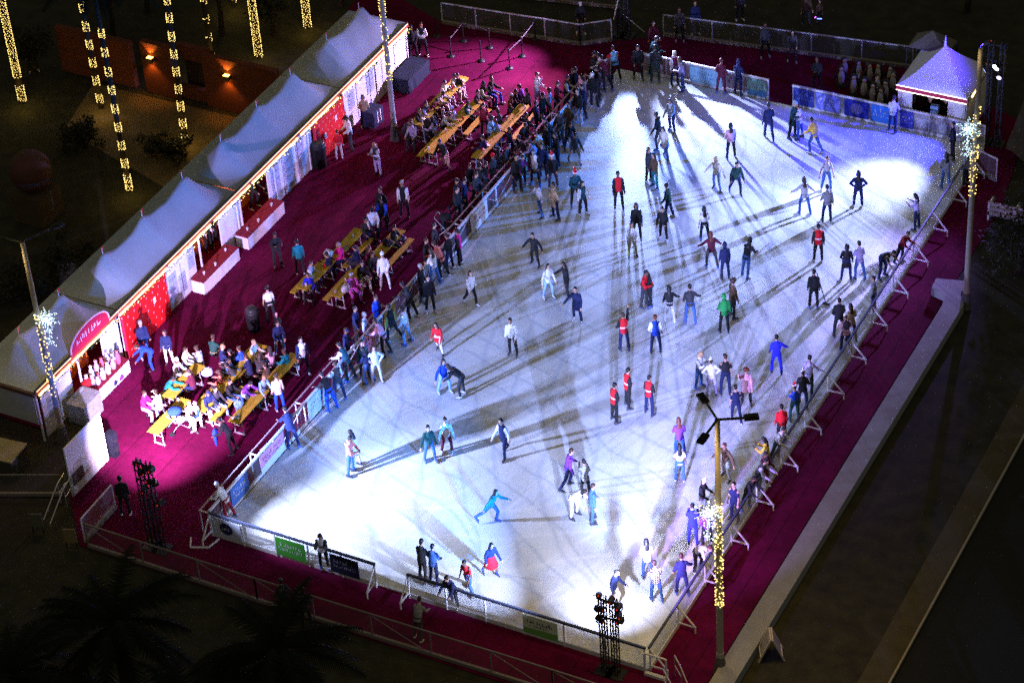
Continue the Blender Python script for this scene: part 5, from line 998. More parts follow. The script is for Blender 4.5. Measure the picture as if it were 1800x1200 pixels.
# ------------------------------------------------------------------ people
ROWS = """I 1068 152 lean 250 1.72 short:blk jacket:white tro:blk|skater in white puffer jacket leaning on the far end of the left boards
I 1084 143 lean 200 1.65 short:brown jacket:sky/red tro:blk|skater in pale blue and red top bending at the far left corner of the ice
I 1122 137 stand 10 1.78 short:blk jacket:blk tro:blk|person in black standing in the gap at the far left corner of the ice
I 1141 128 lean 120 1.78 cap:dteal jacket:dteal tro:blk|person in dark teal jacket and cap leaning on the end of the far boards
I 1152 144 stand 180 1.82 short:blk jacket:blk tro:dgreen|tall person in black with back turned at the far boards
I 1186 148 stand 30 1.68 hood:white vest:maroon/white tro:navy|skater with white hood and dark red vest beside the far boards
I 1201 158 hug 270 1.66 long:brown jacket:lav tro:denim|skater in pale lilac jacket and blue jeans holding the white hooded skater
I 1267 163 stand 150 1.7 short:auburn jacket:maroon tro:maroon|skater in dark maroon clothes at the middle of the far boards
I 1297 166 stand 160 1.68 hood:navy jacket:navy tro:navy|skater in navy hood beside the green banner on the far boards
I 1055 174 stand 300 1.72 cap:blk jacket:blk tro:blk|skater in black with dark cap near the far end of the left boards
I 1046 190 stand 340 1.85 cap:white jacket:blk tro:blk|tall skater in black with white cap near the far left boards
I 1025 188 stand 300 1.66 long:blk jacket:pink tro:navy|skater in pale pink jacket with long dark hair by the left boards
I 1019 216 stand 330 1.75 short:blk hoodie:blk tro:lgrey|skater in wide black hoodie and pale trousers by the left boards
I 1004 240 stand 320 1.75 short:blk coat:brown tro:dgrey|skater in brown coat lit white on one shoulder near the left boards
I 1000 264 lean 20 1.68 short:blk jacket:blk tro:navy|skater in black bending forward in front of the brown coat
I 1009 285 glide 30 1.65 short:blk jacket:char tro:grey|skater in charcoal gliding out from the crowd at the left boards
I 975 264 lean 260 1.72 short:blk jacket:blk tro:blk|skater hunched in black over the left boards below the brown coat
I 965 279 stand 320 1.7 short:blk jacket:blk/char tro:char|skater in black facing out with hands together at the left boards
I 958 292 lean 230 1.7 short:brown jacket:white tro:char|skater with white jacket back bending over the left boards
I 973 330 stand 15 1.72 santa:red jacket:blk tro:dgrey|skater in black wearing a red santa hat in the left crowd
I 949 300 lean 250 1.65 long:brown jacket:lav tro:char|skater in lavender jacket with brown hair in the left crowd
I 942 323 stand 350 1.8 cap:grey vest:white/blk tro:blk|skater in open black jacket over white shirt in the left crowd
I 916 322 lean 20 1.68 short:blk jacket:purple tro:navy|skater in purple jacket bent over at the left boards
I 910 334 stand 20 1.78 short:blk jacket:blk tro:blk|skater in black at the lower end of the left crowd beside the cream banner
I 952 377 armsout 300 1.66 short:brown jacket:lgrey tro:denim|skater in pale grey top and jeans holding the rail with an outstretched arm
I 978 383 stand 300 1.76 short:blk coat:tan tro:navy|skater in tan coat over white shirt leaving the left crowd
C 994 192 stand 90 1.72 short:blk jacket:char/white tro:blk|onlooker with white striped sleeve outside the left boards at the far end
C 977 202 stand 70 1.7 short:brown jacket:maroon tro:blk|onlooker in dark maroon outside the left boards
C 966 212 stand 80 1.66 short:blk jacket:lav tro:blk|onlooker in dusky lilac outside the left boards beside the maroon jacket
C 926 258 phoneup 80 1.7 short:blk jacket:char tro:blk|onlooker holding up an arm behind the left boards
C 1012 178 stand 80 1.7 short:blk jacket:navy tro:blk|onlooker in navy behind the far end of the left boards
C 868 330 stand 60 1.7 beanie:red jacket:char tro:blk|onlooker in red beanie and dark coat outside the left boards
C 852 345 stand 70 1.74 short:blk jacket:blk tro:char|onlooker in black just below the red beanie outside the left boards
C 836 362 stand 50 1.72 short:brown jacket:char tro:blk|onlooker in charcoal coat outside the middle of the left boards
C 818 372 stand 90 1.68 short:blk hoodie:navy tro:blk|onlooker in dark navy hoodie outside the left boards by the parked pushchair
C 806 392 stand 60 1.76 short:blk jacket:blk tro:blk|tall onlooker in black near the handles of the pushchair
C 883 308 lean 60 1.7 short:blk jacket:char tro:blk|onlooker bent forward over the left boards above the red beanie
C 897 285 stand 100 1.72 short:brown jacket:navy tro:blk|onlooker in navy near the lower end of the furthest tables
I 1182 229 stand 330 1.68 long:brown jacket:lgrey tro:navy|skater in pale grey jacket standing in the brightest far patch of ice
I 1161 259 armsout 250 1.78 short:blk hoodie:blk tro:char|skater in black hoodie tilting with arms spread near the far left
I 1172 274 glide 330 1.66 long:brown coat:cream tro:denim|skater in pale coat right beside the tilting black hoodie
I 1140 318 stand 60 1.66 long:auburn jacket:char tro:blk|skater with long auburn hair beside teal trousers
I 1152 328 stand 310 1.68 long:blk jacket:brown tro:teal|skater with long dark hair and teal trousers
I 1285 277 stand 190 1.68 long:blk jacket:pink tro:blk|skater with long black hair in pink top and black leggings at the far ice
I 1261 331 armsout 330 1.66 long:blond jacket:cream tro:ldenim|skater in cream jacket with arm out and light jeans at far middle
I 1292 338 glide 20 1.74 short:blk jacket:dgreen tro:navy|skater in dark green jacket gliding beside the cream jacket
I 1352 246 walk 190 1.78 short:blk jacket:navy tro:navy|skater in dark navy alone on the violet ice near the far boards
I 1392 241 hug 60 1.84 short:grey coat:dgreen tro:blk|tall man in dark green coat embracing a partner near the far boards
I 1407 243 hug 240 1.68 short:brown jacket:white tro:denim|skater in white jacket embraced by the man in dark green coat
I 1435 270 glide 230 1.72 short:blk jacket:yellow tro:denim|skater in yellow jacket gliding on the violet ice
I 1452 334 armout 20 1.74 short:brown tee:lgrey tro:denim|skater in pale grey top and jeans in front of the bright far right patch
I 1415 376 armsout 200 1.74 long:brown jacket:lgrey tro:denim|skater with long hair and arms spread wide near the bright far right patch
I 1453 389 stand 190 1.72 short:blk jacket:grey tro:navy|skater in grey top and dark trousers just below the pair at far right
I 1508 363 hips 190 1.7 long:blk jacket:navy tro:navy|lone skater with long dark hair standing against the brightest far right ice
I 1438 459 stand 190 1.76 short:blk vest:red/blk tro:blk vis|rink marshal in red vest, back turned, on the right half of the ice
I 1487 491 stand 170 1.66 long:blk dress:blk tro:navy|skater in short black dress holding hands with a partner in blue shirt
I 1512 491 stand 200 1.74 short:blk jacket:lav tro:denim|skater in pale blue shirt and jeans holding hands with the black dress
I 1550 487 bend 60 1.76 short:blk tee:blk tro:navy|skater in black bent double beside the right boards
I 1578 460 lean 61 1.64 antlers:brown jacket:dred tro:blk|skater wearing reindeer antlers leaning on the right boards
I 1430 541 stand 185 1.8 short:blk jacket:blk tro:blk|rink worker in black holding a long pole on the ice
I 1536 548 stand 250 1.7 short:blk jacket:grey tro:navy|skater in grey jacket right behind the right boards near the bent skater
I 1474 591 stand 185 1.78 short:blk jacket:blk tro:blk|skater in black beside the white beanie at the right boards
I 1487 618 stand 190 1.68 beanie:white jacket:pink tro:navy +pack:blk|skater with white beanie and black backpack at the right boards
I 1497 600 stand 200 1.7 long:brown jacket:tan tro:char|skater in tan jacket next to the black backpack at the right boards
I 1612 402 phone 240 1.68 long:blk jacket:lav tro:navy|skater in lilac looking at a phone behind the right boards
I 1662 330 hips 200 1.68 long:blk jacket:grey tro:denim|skater with elbows out at the far end of the right boards
C 1697 325 stand 250 1.66 long:brown jacket:grey tro:blk|person with long brown hair outside the far right corner boards
I 1675 278 stand 260 1.78 short:blk jacket:blk tro:blk|man in black standing on the ice in front of the ticket booth
I 1568 231 stand 170 1.7 short:navy jacket:white tro:navy|skater in white jacket leaning at the far boards left of the booth
I 1012 361 hug 10 1.82 santa:red jacket:dteal tro:blk|man in red santa hat and dark jacket skating with arms around a partner
I 1025 376 stand 40 1.66 long:blk jacket:dteal/white tro:blk|partner in dark teal jacket held by the man in the santa hat
I 1088 364 stand 0 1.78 short:blk vest:red/blk tro:blk|rink marshal in red vest facing forward near the far middle of the ice
I 1120 419 stand 5 1.74 long:blk jacket:blk tro:blk|skater all in black with long hair above the white top and olive trousers
I 1112 450 stand 20 1.66 long:brown jacket:white tro:khaki|skater in white top and olive trousers
I 1167 420 stand 350 1.68 short:blk jacket:blk tro:blk|skater in black below the dark green skater with arm out
I 1178 384 armout 250 1.7 short:blk jacket:dgreen tro:navy|skater in dark green reaching an arm out to the left
I 1240 426 walk 190 1.7 long:blk tee:white tro:blk|skater with very long black hair in a white top and black leggings
I 1252 470 armsout 190 1.68 long:auburn jacket:maroon tro:char|skater with auburn hair in maroon top holding hands with a navy hoodie
I 1275 489 stand 190 1.7 hood:navy hoodie:navy tro:navy|skater in hooded navy sweatshirt holding hands with the maroon top
I 1309 488 lean 150 1.78 long:blk jacket:blk tro:denim|skater in black jacket and jeans hunched forward right of the navy hoodie
I 942 463 armsout 340 1.6 short:blk jacket:blk tro:blk|skater in black with both arms stretched like wings on the left ice
I 964 522 armout 20 1.68 long:blk jacket:white tro:ldenim|skater with long hair in white top and pale jeans reaching for a hand
I 999 520 armout 300 1.68 long:blk jacket:blk tro:blk|skater in black cropped top reaching for the hand of the pale jeans skater
I 1016 563 armout 340 1.7 short:blk coat:navy tro:navy|skater in long navy coat on the left middle ice
I 1132 537 hug 70 1.74 short:blk jacket:red tro:char|man in plain red jumper hugging a partner in black
I 1144 535 hug 280 1.68 long:blk jacket:blk tro:blk|partner in black hugged by the man in the red jumper
I 1178 566 armout 190 1.68 long:blk jacket:blk tro:lgrey|skater in black jacket and light grey trousers holding hands
I 1214 568 armout 190 1.78 short:blk jacket:char tro:denim|skater in black leather jacket and blue jeans holding hands
I 1273 583 stand 190 1.74 hood:green hoodie:green tro:blk|skater in bright green hooded coat
I 1287 557 stand 120 1.8 curly:brown jacket:brown tro:char|tall curly haired skater right behind the green coat
I 1098 615 phoneup 190 1.74 short:brown vest:red/blk tro:navy vis|rink marshal in red vest lifting a phone above the head
I 1153 619 stand 185 1.74 bun:auburn vest:blue/white tro:navy|rink marshal in blue vest with hair tied up
I 827 533 walk 30 1.68 long:brown jacket:white tro:blk|skater in white jumper with hands clasped near the left boards
I 775 617 glide 340 1.62 long:brown dress:red tro:white|skater in red and white santa dress on the left ice
I 903 621 stand 350 1.74 short:blk jacket:white tro:blk|skater in white top and black trousers alone on the left middle ice
I 781 688 armsout 20 1.66 long:brown jacket:blue tro:ldenim|skater in blue jumper and pale jeans with arms out
I 813 695 bend 250 1.7 long:brown jacket:blk tro:char|skater in black bending towards the blue jumper
I 617 832 hug 80 1.78 short:blk jacket:coral tro:denim|skater in coral orange top hugging a partner in white
I 629 820 hug 250 1.7 long:blk coat:white tro:white|skater in white coat hugged by the coral orange top
I 756 808 armout 20 1.72 short:blk jacket:dgreen tro:denim|skater in dark green jacket holding hands on the lower left ice
I 786 794 armout 20 1.7 bun:blk jacket:white tro:maroon|skater in white top and maroon trousers stretching one arm out
I 890 797 walk 330 1.78 short:blk vest:navy/white tro:navy|skater in dark vest with white sleeves striding on the lower ice
I 855 915 stride 70 1.7 long:blk jacket:teal tro:denim|skater in teal with long hair pushing off with one leg back
I 993 857 glide 100 1.8 short:brown jacket:purple tro:navy|man in purple jacket gliding to the right
I 1030 872 phone 180 1.62 bun:blk jacket:grey tro:blk|skater in grey top half hidden behind the blue jacket with hands raised
I 1009 907 bend 60 1.7 long:blk hoodie:white tro:white|skater in white hoodie crouching towards the blue jacket
I 1041 916 stand 100 1.74 short:brown jacket:denim tro:denim|skater in blue grey jacket facing the crouching white hoodie
I 1080 739 folded 130 1.74 short:blk vest:red/blk tro:blk vis|rink marshal in red vest, nearest and leftmost of the trio
I 1103 714 folded 120 1.78 short:blk vest:red/blk tro:blk vis|rink marshal in red vest, rear one of the trio with feet apart
I 1141 727 folded 150 1.76 short:blk vest:red/blk tro:navy vis|rink marshal in red vest, right one of the trio
I 1228 679 phone 60 1.7 long:blond jacket:lgrey tro:denim|blond skater in pale grey jacket looking at something in hand
I 1251 694 hips 190 1.7 beanie:white jacket:white tro:lav|skater in big white jacket with pale hat and lilac trousers
I 1275 692 stand 190 1.8 cap:blk tee:blk tro:navy|skater in black tee shirt and black cap
I 1312 708 phoneup 350 1.68 curly:auburn coat:pink tro:blk|curly haired skater in pink coat raising a small light
I 1295 742 walk 190 1.66 bun:blk tee:navy/peach tro:navy|skater in navy overalls under the street lamp arm
I 1365 656 armout 190 1.74 short:blk jacket:royal tro:royal|skater dressed all in bright blue
I 1420 692 armout 160 1.74 short:blk jacket:lav tro:blk|skater in pale blue reaching an arm to the right boards
I 1411 718 stand 180 1.7 santa:white jacket:blk tro:navy|skater in black with white trimmed hat at the right boards
I 1396 740 stand 190 1.66 santa:red tee:blue tro:dgreen|skater in red santa hat and blue tee by the right boards
I 1374 777 stand 190 1.72 short:blk jacket:red tro:blk|skater in plain red hoodie beside the right boards
I 1361 805 lean 61 1.68 short:blk jacket:lgrey tro:blk|skater in pale grey leaning over the right boards below the red hoodie
I 1349 832 phone 250 1.68 long:blk jacket:yellow tro:blk|skater in pale yellow with black hair by the right boards
I 1327 865 lean 61 1.75 short:blk jacket:char/lav tro:blk|skater in black with pale collar leaning on the right boards
I 1339 855 stand 61 1.7 short:blk jacket:maroon tro:maroon|skater in maroon squeezed against the right boards
I 1309 892 lean 61 1.7 short:blk jacket:blk tro:blk|skater in black leaning on the right boards above the navy tee
I 1292 912 stand 330 1.74 short:blk tee:navy/peach tro:navy|skater in navy tee shirt with bare arms at the right boards
I 1218 956 phone 180 1.76 bun:blk jacket:royal tro:royal|skater in violet blue tracksuit left of the lamp post
I 1243 958 stand 200 1.7 short:brown jacket:purple tro:blk|skater in purple jacket right next to the lamp post
I 1231 902 stand 70 1.66 beanie:white jacket:blk tro:grey|skater in black with white hat behind the starburst on the lamp post
I 1196 802 stand 190 1.7 long:auburn jacket:purple tro:blue|skater with long auburn hair and bright blue trousers
I 1195 846 stand 190 1.68 long:blk tee:white/peach tro:denim|skater in white top with dark bag at the hip and baggy jeans
I 1278 838 armsout 320 1.7 short:auburn jacket:brown tro:lgrey|skater in brown cardigan behind the lit lamp pole
I 1226 1003 bend 61 1.7 short:brown jacket:white tro:char|skater in white jacket bending over the right boards at the near end
I 1200 1044 armout 190 1.76 short:brown jacket:navy tro:navy|skater in navy jacket at the near end of the right boards
I 1140 1017 stand 190 1.7 long:blk jacket:white tro:denim|skater with long dark hair in white jumper near the front corner
I 1155 1055 stand 190 1.7 short:brown jacket:plaid tro:denim|skater in white and dark checked shirt near the front corner
I 1072 1062 glide 60 1.74 short:blk jacket:navy tro:white|skater in navy jacket and white trousers looking down near the front corner
I 861 1006 glide 20 1.62 long:blk jacket:navy/navy skirt:red|skater in navy cardigan and red skirt near the front boards
I 828 1036 glide 330 1.64 short:blk tee:red/peach tro:denim|skater in red tee shirt near the front boards
I 801 1062 lean 332 1.68 bun:blk jacket:navy tro:navy|skater in dark top leaning over the front boards by the gate
I 743 1020 stand 150 1.78 short:blk jacket:blk tro:blk|skater in black standing behind the front gate
I 763 1024 stand 150 1.66 short:blk hoodie:denim tro:navy|skater in blue hoodie beside the black figure at the front gate
I 571 997 phone 340 1.68 long:blk jacket:lgrey/char tro:navy|skater with long dark hair leaning at the front boards by the navy banner
I 407 912 lean 240 1.7 short:grey jacket:white tro:dred|person in white jacket at the near left corner of the boards
I 517 787 lean 200 1.76 short:blk hoodie:navy tro:navy|skater in navy hoodie hanging on the left boards at the near end
I 586 720 lean 230 1.7 short:blk jacket:blk tro:blue|skater in black top and bright blue jeans at the left boards
I 599 702 stand 200 1.72 short:brown jacket:char/white tro:navy|skater in dark jacket with white sleeves behind the bright blue jeans
I 619 668 lean 240 1.76 short:blk jacket:dteal/white tro:blk|skater in dark green and white jacket leaning on the left boards
C 612 640 stand 70 1.76 cap:navy jacket:navy tro:blk|onlooker in navy facing the dark green and white jacket over the left boards
I 642 662 stand 10 1.76 short:blk jacket:dteal tro:char|skater in dark teal facing forward by the left boards
I 663 668 hips 10 1.68 long:brown jacket:lgrey tro:lgrey|skater in pale grey outfit by the left boards
I 682 624 lean 250 1.74 short:blk jacket:pink tro:blk|skater in pale pink shirt and black trousers bent to the left boards
I 696 599 walk 250 1.76 short:blk jacket:blk tro:blk|skater in black between the pink shirt and the white shirt
I 718 602 armout 250 1.74 short:blk jacket:white tro:ldenim|skater in white shirt and pale jeans reaching to the left boards
C 643 612 stand 90 1.74 short:grey jacket:camo tro:blk|onlooker in blue and white patterned jacket outside the left boards
C 664 580 stand 60 1.68 short:brown jacket:blue tro:char|onlooker in bright blue jacket outside the left boards
I 757 547 stand 20 1.76 short:blk jacket:blk tro:blk|skater in black standing at the middle of the left boards
I 742 527 stand 70 1.76 short:grey jacket:blk tro:blk|person in black with pale hair behind the middle of the left boards
I 767 499 stand 220 1.68 long:brown jacket:cream tro:denim|skater in cream top and jeans with back turned at the left boards
I 783 488 lean 240 1.7 short:brown jacket:coral tro:blk|skater in coral jacket bent over the left boards
I 792 474 stand 240 1.72 short:blk jacket:blk tro:navy|skater in black and navy above the coral jacket
I 810 466 stand 260 1.76 short:blk vest:magenta/blk tro:blk|skater in black jacket with vivid red front near the white banner
C 745 98 folded 0 1.76 short:brown vest:blk/white tro:blk|attendant in black vest with white sleeves at the end of the stalls
C 727 103 stand 10 1.74 short:blk jacket:blk tro:blk|attendant all in black beside the white sleeved one
C 643 223 folded 0 1.66 long:blk jacket:tan tro:blk|woman in tan patterned top standing by the white stall wall
C 620 262 stand 300 1.76 cap:blk jacket:white tro:char|person in white jacket and black cap next to the red panel
C 597 279 stand 180 1.4 short:brown jacket:red tro:lgrey|child in red top and grey trousers in front of the red panel
C 666 307 phone 330 1.66 long:blond jacket:char/lgrey tro:lav|blond person with pale bag walking below the lamp post
C 712 381 stand 0 1.8 short:grey vest:blk/white tro:blk|man in black vest with white sleeves standing alone on the carpet
C 676 392 stand 320 1.8 short:brown jacket:blk tro:blk|man in black standing above the white jacket on the carpet
C 658 422 stand 0 1.74 cap:blk jacket:white tro:navy|person in big white jacket and cap standing at a table end
C 676 404 stand 350 1.7 short:blk jacket:blk/blue tro:blk|person in black with blue sleeve behind the big white jacket
C 489 468 phone 20 1.74 short:blk jacket:blk tro:blk|person in black holding a phone on the dark carpet
C 529 482 stand 180 1.66 short:blk jacket:teal tro:blk|person in teal jacket with back turned on the carpet
C 478 565 stand 190 1.7 short:blk tee:white tro:blk|person in white tee shirt on the dark carpet
C 491 590 stand 0 1.1 beanie:pink jacket:blk tro:blk|small child in pink hat on the dark carpet
C 493 622 stand 10 1.7 short:brown jacket:navy tro:ldenim|person in navy jacket and pale jeans behind the near tables
C 534 652 walk 20 1.74 short:blk vest:white/navy tro:blk|person in navy jacket over white shirt by the near tables
C 300 640 stand 350 1.7 short:brown jacket:navy tro:white|person in navy jumper and white trousers facing the rink near the red panel
C 256 628 stand 20 1.8 short:grey jacket:navy tro:denim|man in navy jacket with pale scarf in front of the red logo panel
C 268 648 bend 300 1.6 short:brown jacket:blue tro:blue|child in bright blue bending over beside the navy jacket
C 678 505 stand 0 1.74 beanie:white jacket:white tro:white|person dressed all in white on the carpet
C 787 297 lean 320 1.78 short:blk jacket:blk tro:peach|person in black top and bare legs leaning at a far table
C 945 187 phoneup 60 1.72 short:brown jacket:white tro:ldenim|person in white jacket and jeans filming towards the ice
C 853 238 stand 40 1.66 short:blk jacket:dred tro:blk|person in dark red beside the teal coats at the far tables
C 413 795 lean 280 1.74 short:blk jacket:blk tro:blk +coat:blue|person in black carrying a bright blue coat at the end of the near table
C 494 722 stand 190 1.74 bun:brown jacket:peach tro:blue|person in peach top and bright blue trousers at the near table
C 463 712 lean 30 1.7 short:blond jacket:ldenim tro:char|person in pale blue jacket reaching over the near table
S 311 658 sit 61 1.7 beanie:white jacket:white tro:grey|seated person in white with white hat at the nearest left table
S 326 640 sit 61 1.7 short:brown jacket:white tro:blk|seated person in white jacket next to the white hat
S 353 640 sit 241 1.74 short:brown jacket:lgrey tro:lgrey|seated person in pale grey facing the two in white
S 294 685 sitfwd 61 1.7 short:blk jacket:teal tro:blk|seated person in teal coat at the near end of the left table
S 254 716 sit 61 1.68 short:brown jacket:magenta tro:lav|seated person in magenta top at the table corner by the white screen
S 281 716 sit 241 1.68 cap:white jacket:white tro:lav|seated person in white opposite the magenta top
S 333 732 sit 61 1.6 short:blond jacket:peach tro:cream|seated child in peach jacket near the pushchair
S 350 730 sit 300 1.5 beanie:pink jacket:white/blue tro:white|seated child in blue and white jacket near the pushchair
S 368 715 sit 20 1.74 cap:navy jacket:navy tro:ldenim|seated man in navy with pale jeans and white shoes
S 380 708 sit 30 1.72 short:blk jacket:char tro:ldenim|seated person in charcoal beside the man with white shoes
S 376 622 sit 150 1.74 short:brown jacket:dgreen tro:tan|seated person in dark green at the far end of the middle near table
S 391 636 sit 100 1.68 short:blond jacket:navy tro:lav|seated blond person in navy at the middle near table
S 402 660 sit 61 1.74 short:blk jacket:denim tro:denim|seated person in slate blue at the middle near table
S 412 646 sit 241 1.72 short:blk hoodie:blk tro:blk|seated person in black hood at the middle near table
S 427 640 sit 241 1.7 short:brown jacket:blue tro:navy|seated person in strong blue jumper at the middle near table
S 415 668 sitfwd 241 1.74 short:blk jacket:char tro:blk|seated person in charcoal bent over the middle near table
S 392 680 sit 241 1.66 long:brown jacket:coral tro:char|seated person in dusky coral at the middle near table
S 430 692 sitfwd 61 1.7 short:blk jacket:purple tro:lgrey|seated person in purple jumper with pale trousers at the right near table
S 446 628 sit 61 1.74 short:blond jacket:white tro:white|seated person in white tracksuit on the end of a near bench
S 478 640 sit 200 1.66 long:brown jacket:pink tro:lav|seated person in faded pink behind the white tracksuit
S 506 646 sit 241 1.74 short:brown jacket:teal tro:ldenim|seated person in teal jacket and pale jeans on a near table end
S 472 668 sit 241 1.66 short:brown jacket:brown tro:blk|seated person in brown next to the pale blue jacket
S 602 456 sit 300 1.74 short:grey jacket:magenta tro:navy|seated person in vivid magenta jumper at the middle tables
S 546 488 sit 61 1.7 short:brown jacket:ldenim/white tro:denim|seated person in pale blue with papers at the middle table
S 545 506 sit 350 1.66 short:brown jacket:royal tro:blk|seated person in vivid royal blue at the end of the middle table
S 618 508 sit 20 1.7 short:grey jacket:hotpink tro:hotpink|seated person in bright pink outfit at the end of the inner table
S 638 488 sit 20 1.76 short:brown jacket:blk tro:white|seated person in black with white trousers
S 655 472 sit 30 1.74 short:brown jacket:char tro:blk|seated person in charcoal behind the white trousers
S 648 462 sit 61 1.7 long:brown jacket:maroon tro:blk|seated person in dark maroon at the inner middle table
S 643 410 sit 30 1.7 short:blk jacket:char tro:navy|seated person in charcoal at the far end of the middle table
S 692 425 sit 61 1.7 short:blk jacket:blk tro:blk|seated person in black at the far end of the inner table
S 581 474 sit 241 1.7 short:blk jacket:navy tro:blk|seated person in navy opposite the pale blue papers
S 797 158 sit 61 1.7 short:blk jacket:white tro:cream|seated person in white at the furthest table
S 780 170 sit 61 1.74 short:blk jacket:cream tro:lgrey|seated person in cream leaning at the furthest table
S 769 182 sitfwd 61 1.68 short:blk jacket:lgrey tro:lgrey|seated person in pale grey at the furthest table
S 757 196 sitfwd 61 1.7 short:blk jacket:maroon tro:blk|seated person in dark red at the furthest table
S 747 206 sit 61 1.7 short:blk jacket:char/lav tro:blk|seated person in charcoal with lilac sleeve at the furthest table
S 735 218 sit 61 1.7 short:brown jacket:blk tro:blk|seated person in black at the near end of the furthest table
S 726 240 sit 332 1.66 short:blk jacket:lav tro:char|seated person in black with lilac bag at the foot of the furthest table
S 808 155 sit 330 1.66 short:blk jacket:blk tro:pink|seated person in black with bare legs at the head of the furthest table
S 848 172 sit 61 1.72 long:blk jacket:blk/white tro:blk|seated person with long hair in black and white jacket at the second far table
S 862 165 sit 61 1.8 short:brown jacket:blk tro:blue|seated man in black tee and bright blue jeans at the second far table
S 778 222 sitfwd 61 1.7 short:blk jacket:white tro:blk|seated person in white sweater leaning over the second far table
S 800 216 sit 241 1.66 beanie:lav jacket:lav tro:blk|seated person in lilac at the second far table
S 838 186 sit 61 1.7 short:blk jacket:char tro:char|seated person in dark grey below the long haired one at the second far table
S 905 185 sit 61 1.7 short:blk jacket:blk tro:denim|seated person in black at the third far table
S 918 178 sit 241 1.7 short:brown jacket:purple tro:blk|seated person with dusky purple sleeves at the third far table
S 930 186 sit 241 1.72 short:blk jacket:char tro:blk|seated person in charcoal next to the purple sleeves
S 897 192 sit 61 1.66 short:grey jacket:brown tro:denim|seated person in brown with pale bag at the third far table
S 862 234 sit 61 1.74 curly:blk jacket:sky tro:denim|seated person in bright teal coat at the third far table
S 876 240 sit 241 1.7 short:brown jacket:ldenim tro:navy|seated person in pale blue opposite the bright teal coat
S 853 268 sit 241 1.74 short:blk jacket:navy tro:blk|seated person in navy at the near end of the third far table
K 367 440 stand 61 1.74 short:blk jacket:blk/white tro:blk|server in black with white collar, nearest in the middle bar window
K 377 425 stand 61 1.74 short:brown jacket:blk tro:blk|server in black reaching forward in the middle bar window
K 399 405 lean 61 1.74 cap:blk jacket:blk tro:blk|server in black handing a cup over the middle bar counter
K 447 366 stand 61 1.76 short:grey jacket:blk tro:blk|server in black standing at the far bar window
K 474 338 lean 61 1.68 long:brown tee:white tro:blk|server with long brown hair in white top at the far bar window
C 222 905 stand 180 1.78 short:blk jacket:blk tro:blk|person in black in the dark beside the near left light tower
C 735 1125 lean 150 1.7 short:brown jacket:grey tro:char|person in grey leaning over the outer fence at the front
X 503 1085 stand 200 1.75 short:blk jacket:blk tro:blk|dim person in black with phone beyond the front outer fence
X 541 1104 stand 180 1.7 short:blk jacket:char tro:blk|dim person in charcoal beyond the front outer fence
X 1021 58 stand 0 1.75 cap:lgrey jacket:blk tro:blk|person in pale cap behind the angled back fence
X 1150 95 stand 20 1.75 short:blk jacket:maroon tro:char|dim person in maroon top near the back light tower
X 1195 72 stand 0 1.74 short:brown jacket:dgrey tro:blk|dim person in dark grey top behind the back fence
X 1222 60 stand 20 1.74 short:brown jacket:navy tro:char|dim person in navy behind the back fence
X 1345 100 stand 10 1.78 short:blk jacket:char tro:blk|dim person in charcoal standing behind the back fence
X 1392 108 stand 0 1.72 short:blk jacket:dgrey tro:char|dim person in dull grey behind the back fence, furthest right
C 1436 160 folded 350 1.76 short:brown jacket:blk tro:blk|person in black between the far boards and the back fence
X 1417 45 stand 30 1.72 short:brown jacket:brown tro:char|dim person in brown top on the dark lawn at the back
X 1441 40 stand 340 1.2 short:brown jacket:brown tro:blk|child with a glowing toy on the dark lawn at the back
X 1300 35 stand 20 1.74 short:blk jacket:char tro:blk|dark figure on the lawn at the back, left of the glowing toy
X 60 125 stand 0 1.74 short:blk jacket:char tro:blk|dim person beside the leftmost lit palm
C 1040 150 stand 80 1.72 short:blk jacket:char tro:blk|onlooker in charcoal near the very far end of the left boards
C 1003 178 stand 70 1.68 short:brown jacket:blk tro:blk|onlooker in black behind the white striped sleeve
C 955 222 stand 60 1.7 short:blk jacket:blk tro:char|onlooker in black below the dusky lilac jacket
C 943 238 stand 90 1.72 short:brown jacket:navy tro:blk|onlooker in dark blue between the lilac jacket and the raised arm
C 913 270 lean 61 1.7 short:blk jacket:char tro:blk|onlooker in dark grey leaning on the outer rail below the raised arm
C 878 318 stand 100 1.68 long:blk jacket:blk tro:blk|onlooker with long black hair behind the red beanie
C 843 352 stand 120 1.76 short:blk jacket:char tro:navy|onlooker in charcoal and navy between the red beanie and the pushchair
C 826 345 stand 40 1.72 short:brown jacket:blk tro:blk|onlooker in black standing back from the outer rail by the red beanie
C 802 372 walk 60 1.72 cap:blk jacket:blk tro:char|onlooker in black cap walking up to the outer rail
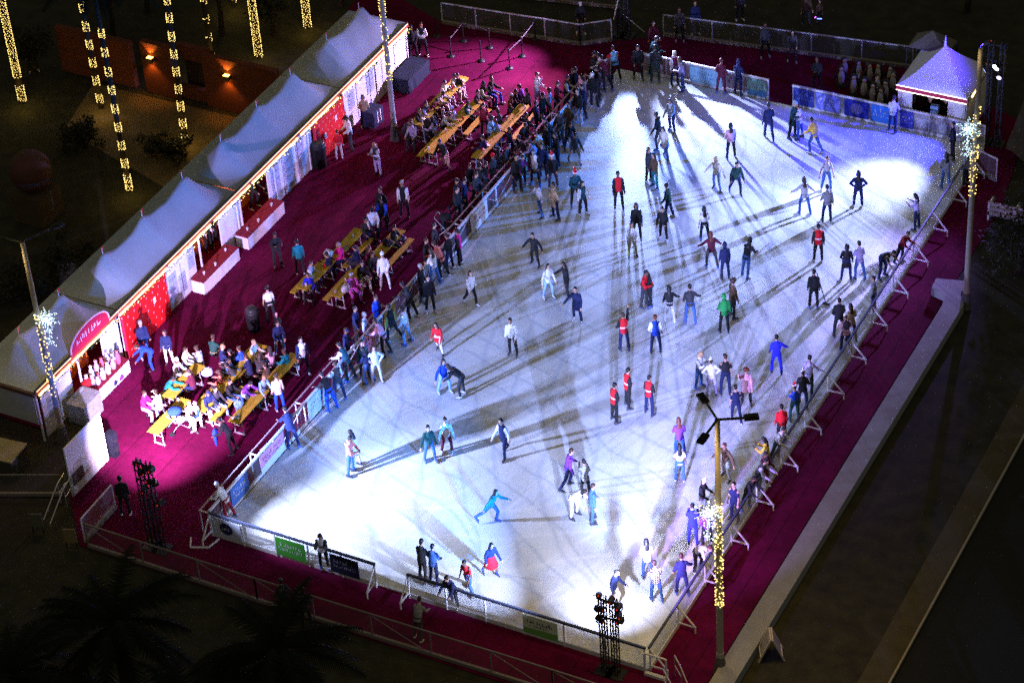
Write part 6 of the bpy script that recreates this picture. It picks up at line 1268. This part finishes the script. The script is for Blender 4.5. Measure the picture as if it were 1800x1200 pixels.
C 766 455 stand 80 1.74 short:blk jacket:char tro:blk|onlooker in charcoal outside the boards facing the cream top
C 752 480 stand 70 1.7 short:brown jacket:blk tro:blk|onlooker in black outside the boards just left of the cream top
C 628 600 stand 70 1.7 short:blk jacket:navy tro:blk|onlooker in deep navy beside the blue and white pattern
I 1030 205 stand 310 1.72 short:blk jacket:navy tro:blk|skater in navy between the lilac jacket and the brown coat
I 988 252 stand 320 1.7 short:blk jacket:char tro:blk|skater in dark grey just left of the brown coat
I 982 292 stand 300 1.68 long:brown jacket:blk tro:navy|skater with long brown hair in black in the middle of the left crowd
I 930 300 lean 241 1.7 short:blk jacket:blk tro:char|skater in black leaning on the left boards beside the lavender jacket
I 956 312 stand 340 1.72 short:brown jacket:navy tro:navy|skater in navy behind the open black jacket
I 728 560 lean 241 1.72 short:blk jacket:char tro:blk|skater in charcoal leaning on the left boards above the white shirt
I 651 672 stand 240 1.66 long:blk jacket:navy tro:denim|skater in navy top and jeans between dark teal and pale grey
I 1070 160 lean 220 1.7 short:blk jacket:maroon tro:blk|skater in maroon behind the white puffer jacket
S 440 655 sit 241 1.7 short:brown jacket:navy tro:blk|seated person in navy right of the strong blue jumper
S 458 652 sit 150 1.68 long:brown jacket:char tro:char|seated person in charcoal near the white tracksuit
S 404 695 sit 61 1.7 short:blk jacket:blk tro:denim|seated person in black left of the purple jumper
S 340 680 sit 241 1.7 short:brown jacket:maroon tro:navy|seated person in maroon right of the nearest left table
S 630 462 sit 241 1.7 short:blk jacket:navy tro:char|seated person in navy behind the magenta jumper
S 820 205 sit 61 1.7 short:blk jacket:dgreen tro:blk|seated person in dark green at the middle of the second far table
S 880 222 sit 241 1.7 short:brown jacket:char tro:blk|seated person in charcoal behind the bright teal coat
S 710 232 sitfwd 61 1.7 short:brown jacket:char tro:blk|seated person in charcoal bent over at the foot of the furthest table
S 765 235 sit 241 1.66 long:blk jacket:lav tro:navy|seated person in lilac near the dark pushchair""".strip().split('\n')
for i, r_ in enumerate(ROWS): make_person(r_, i)
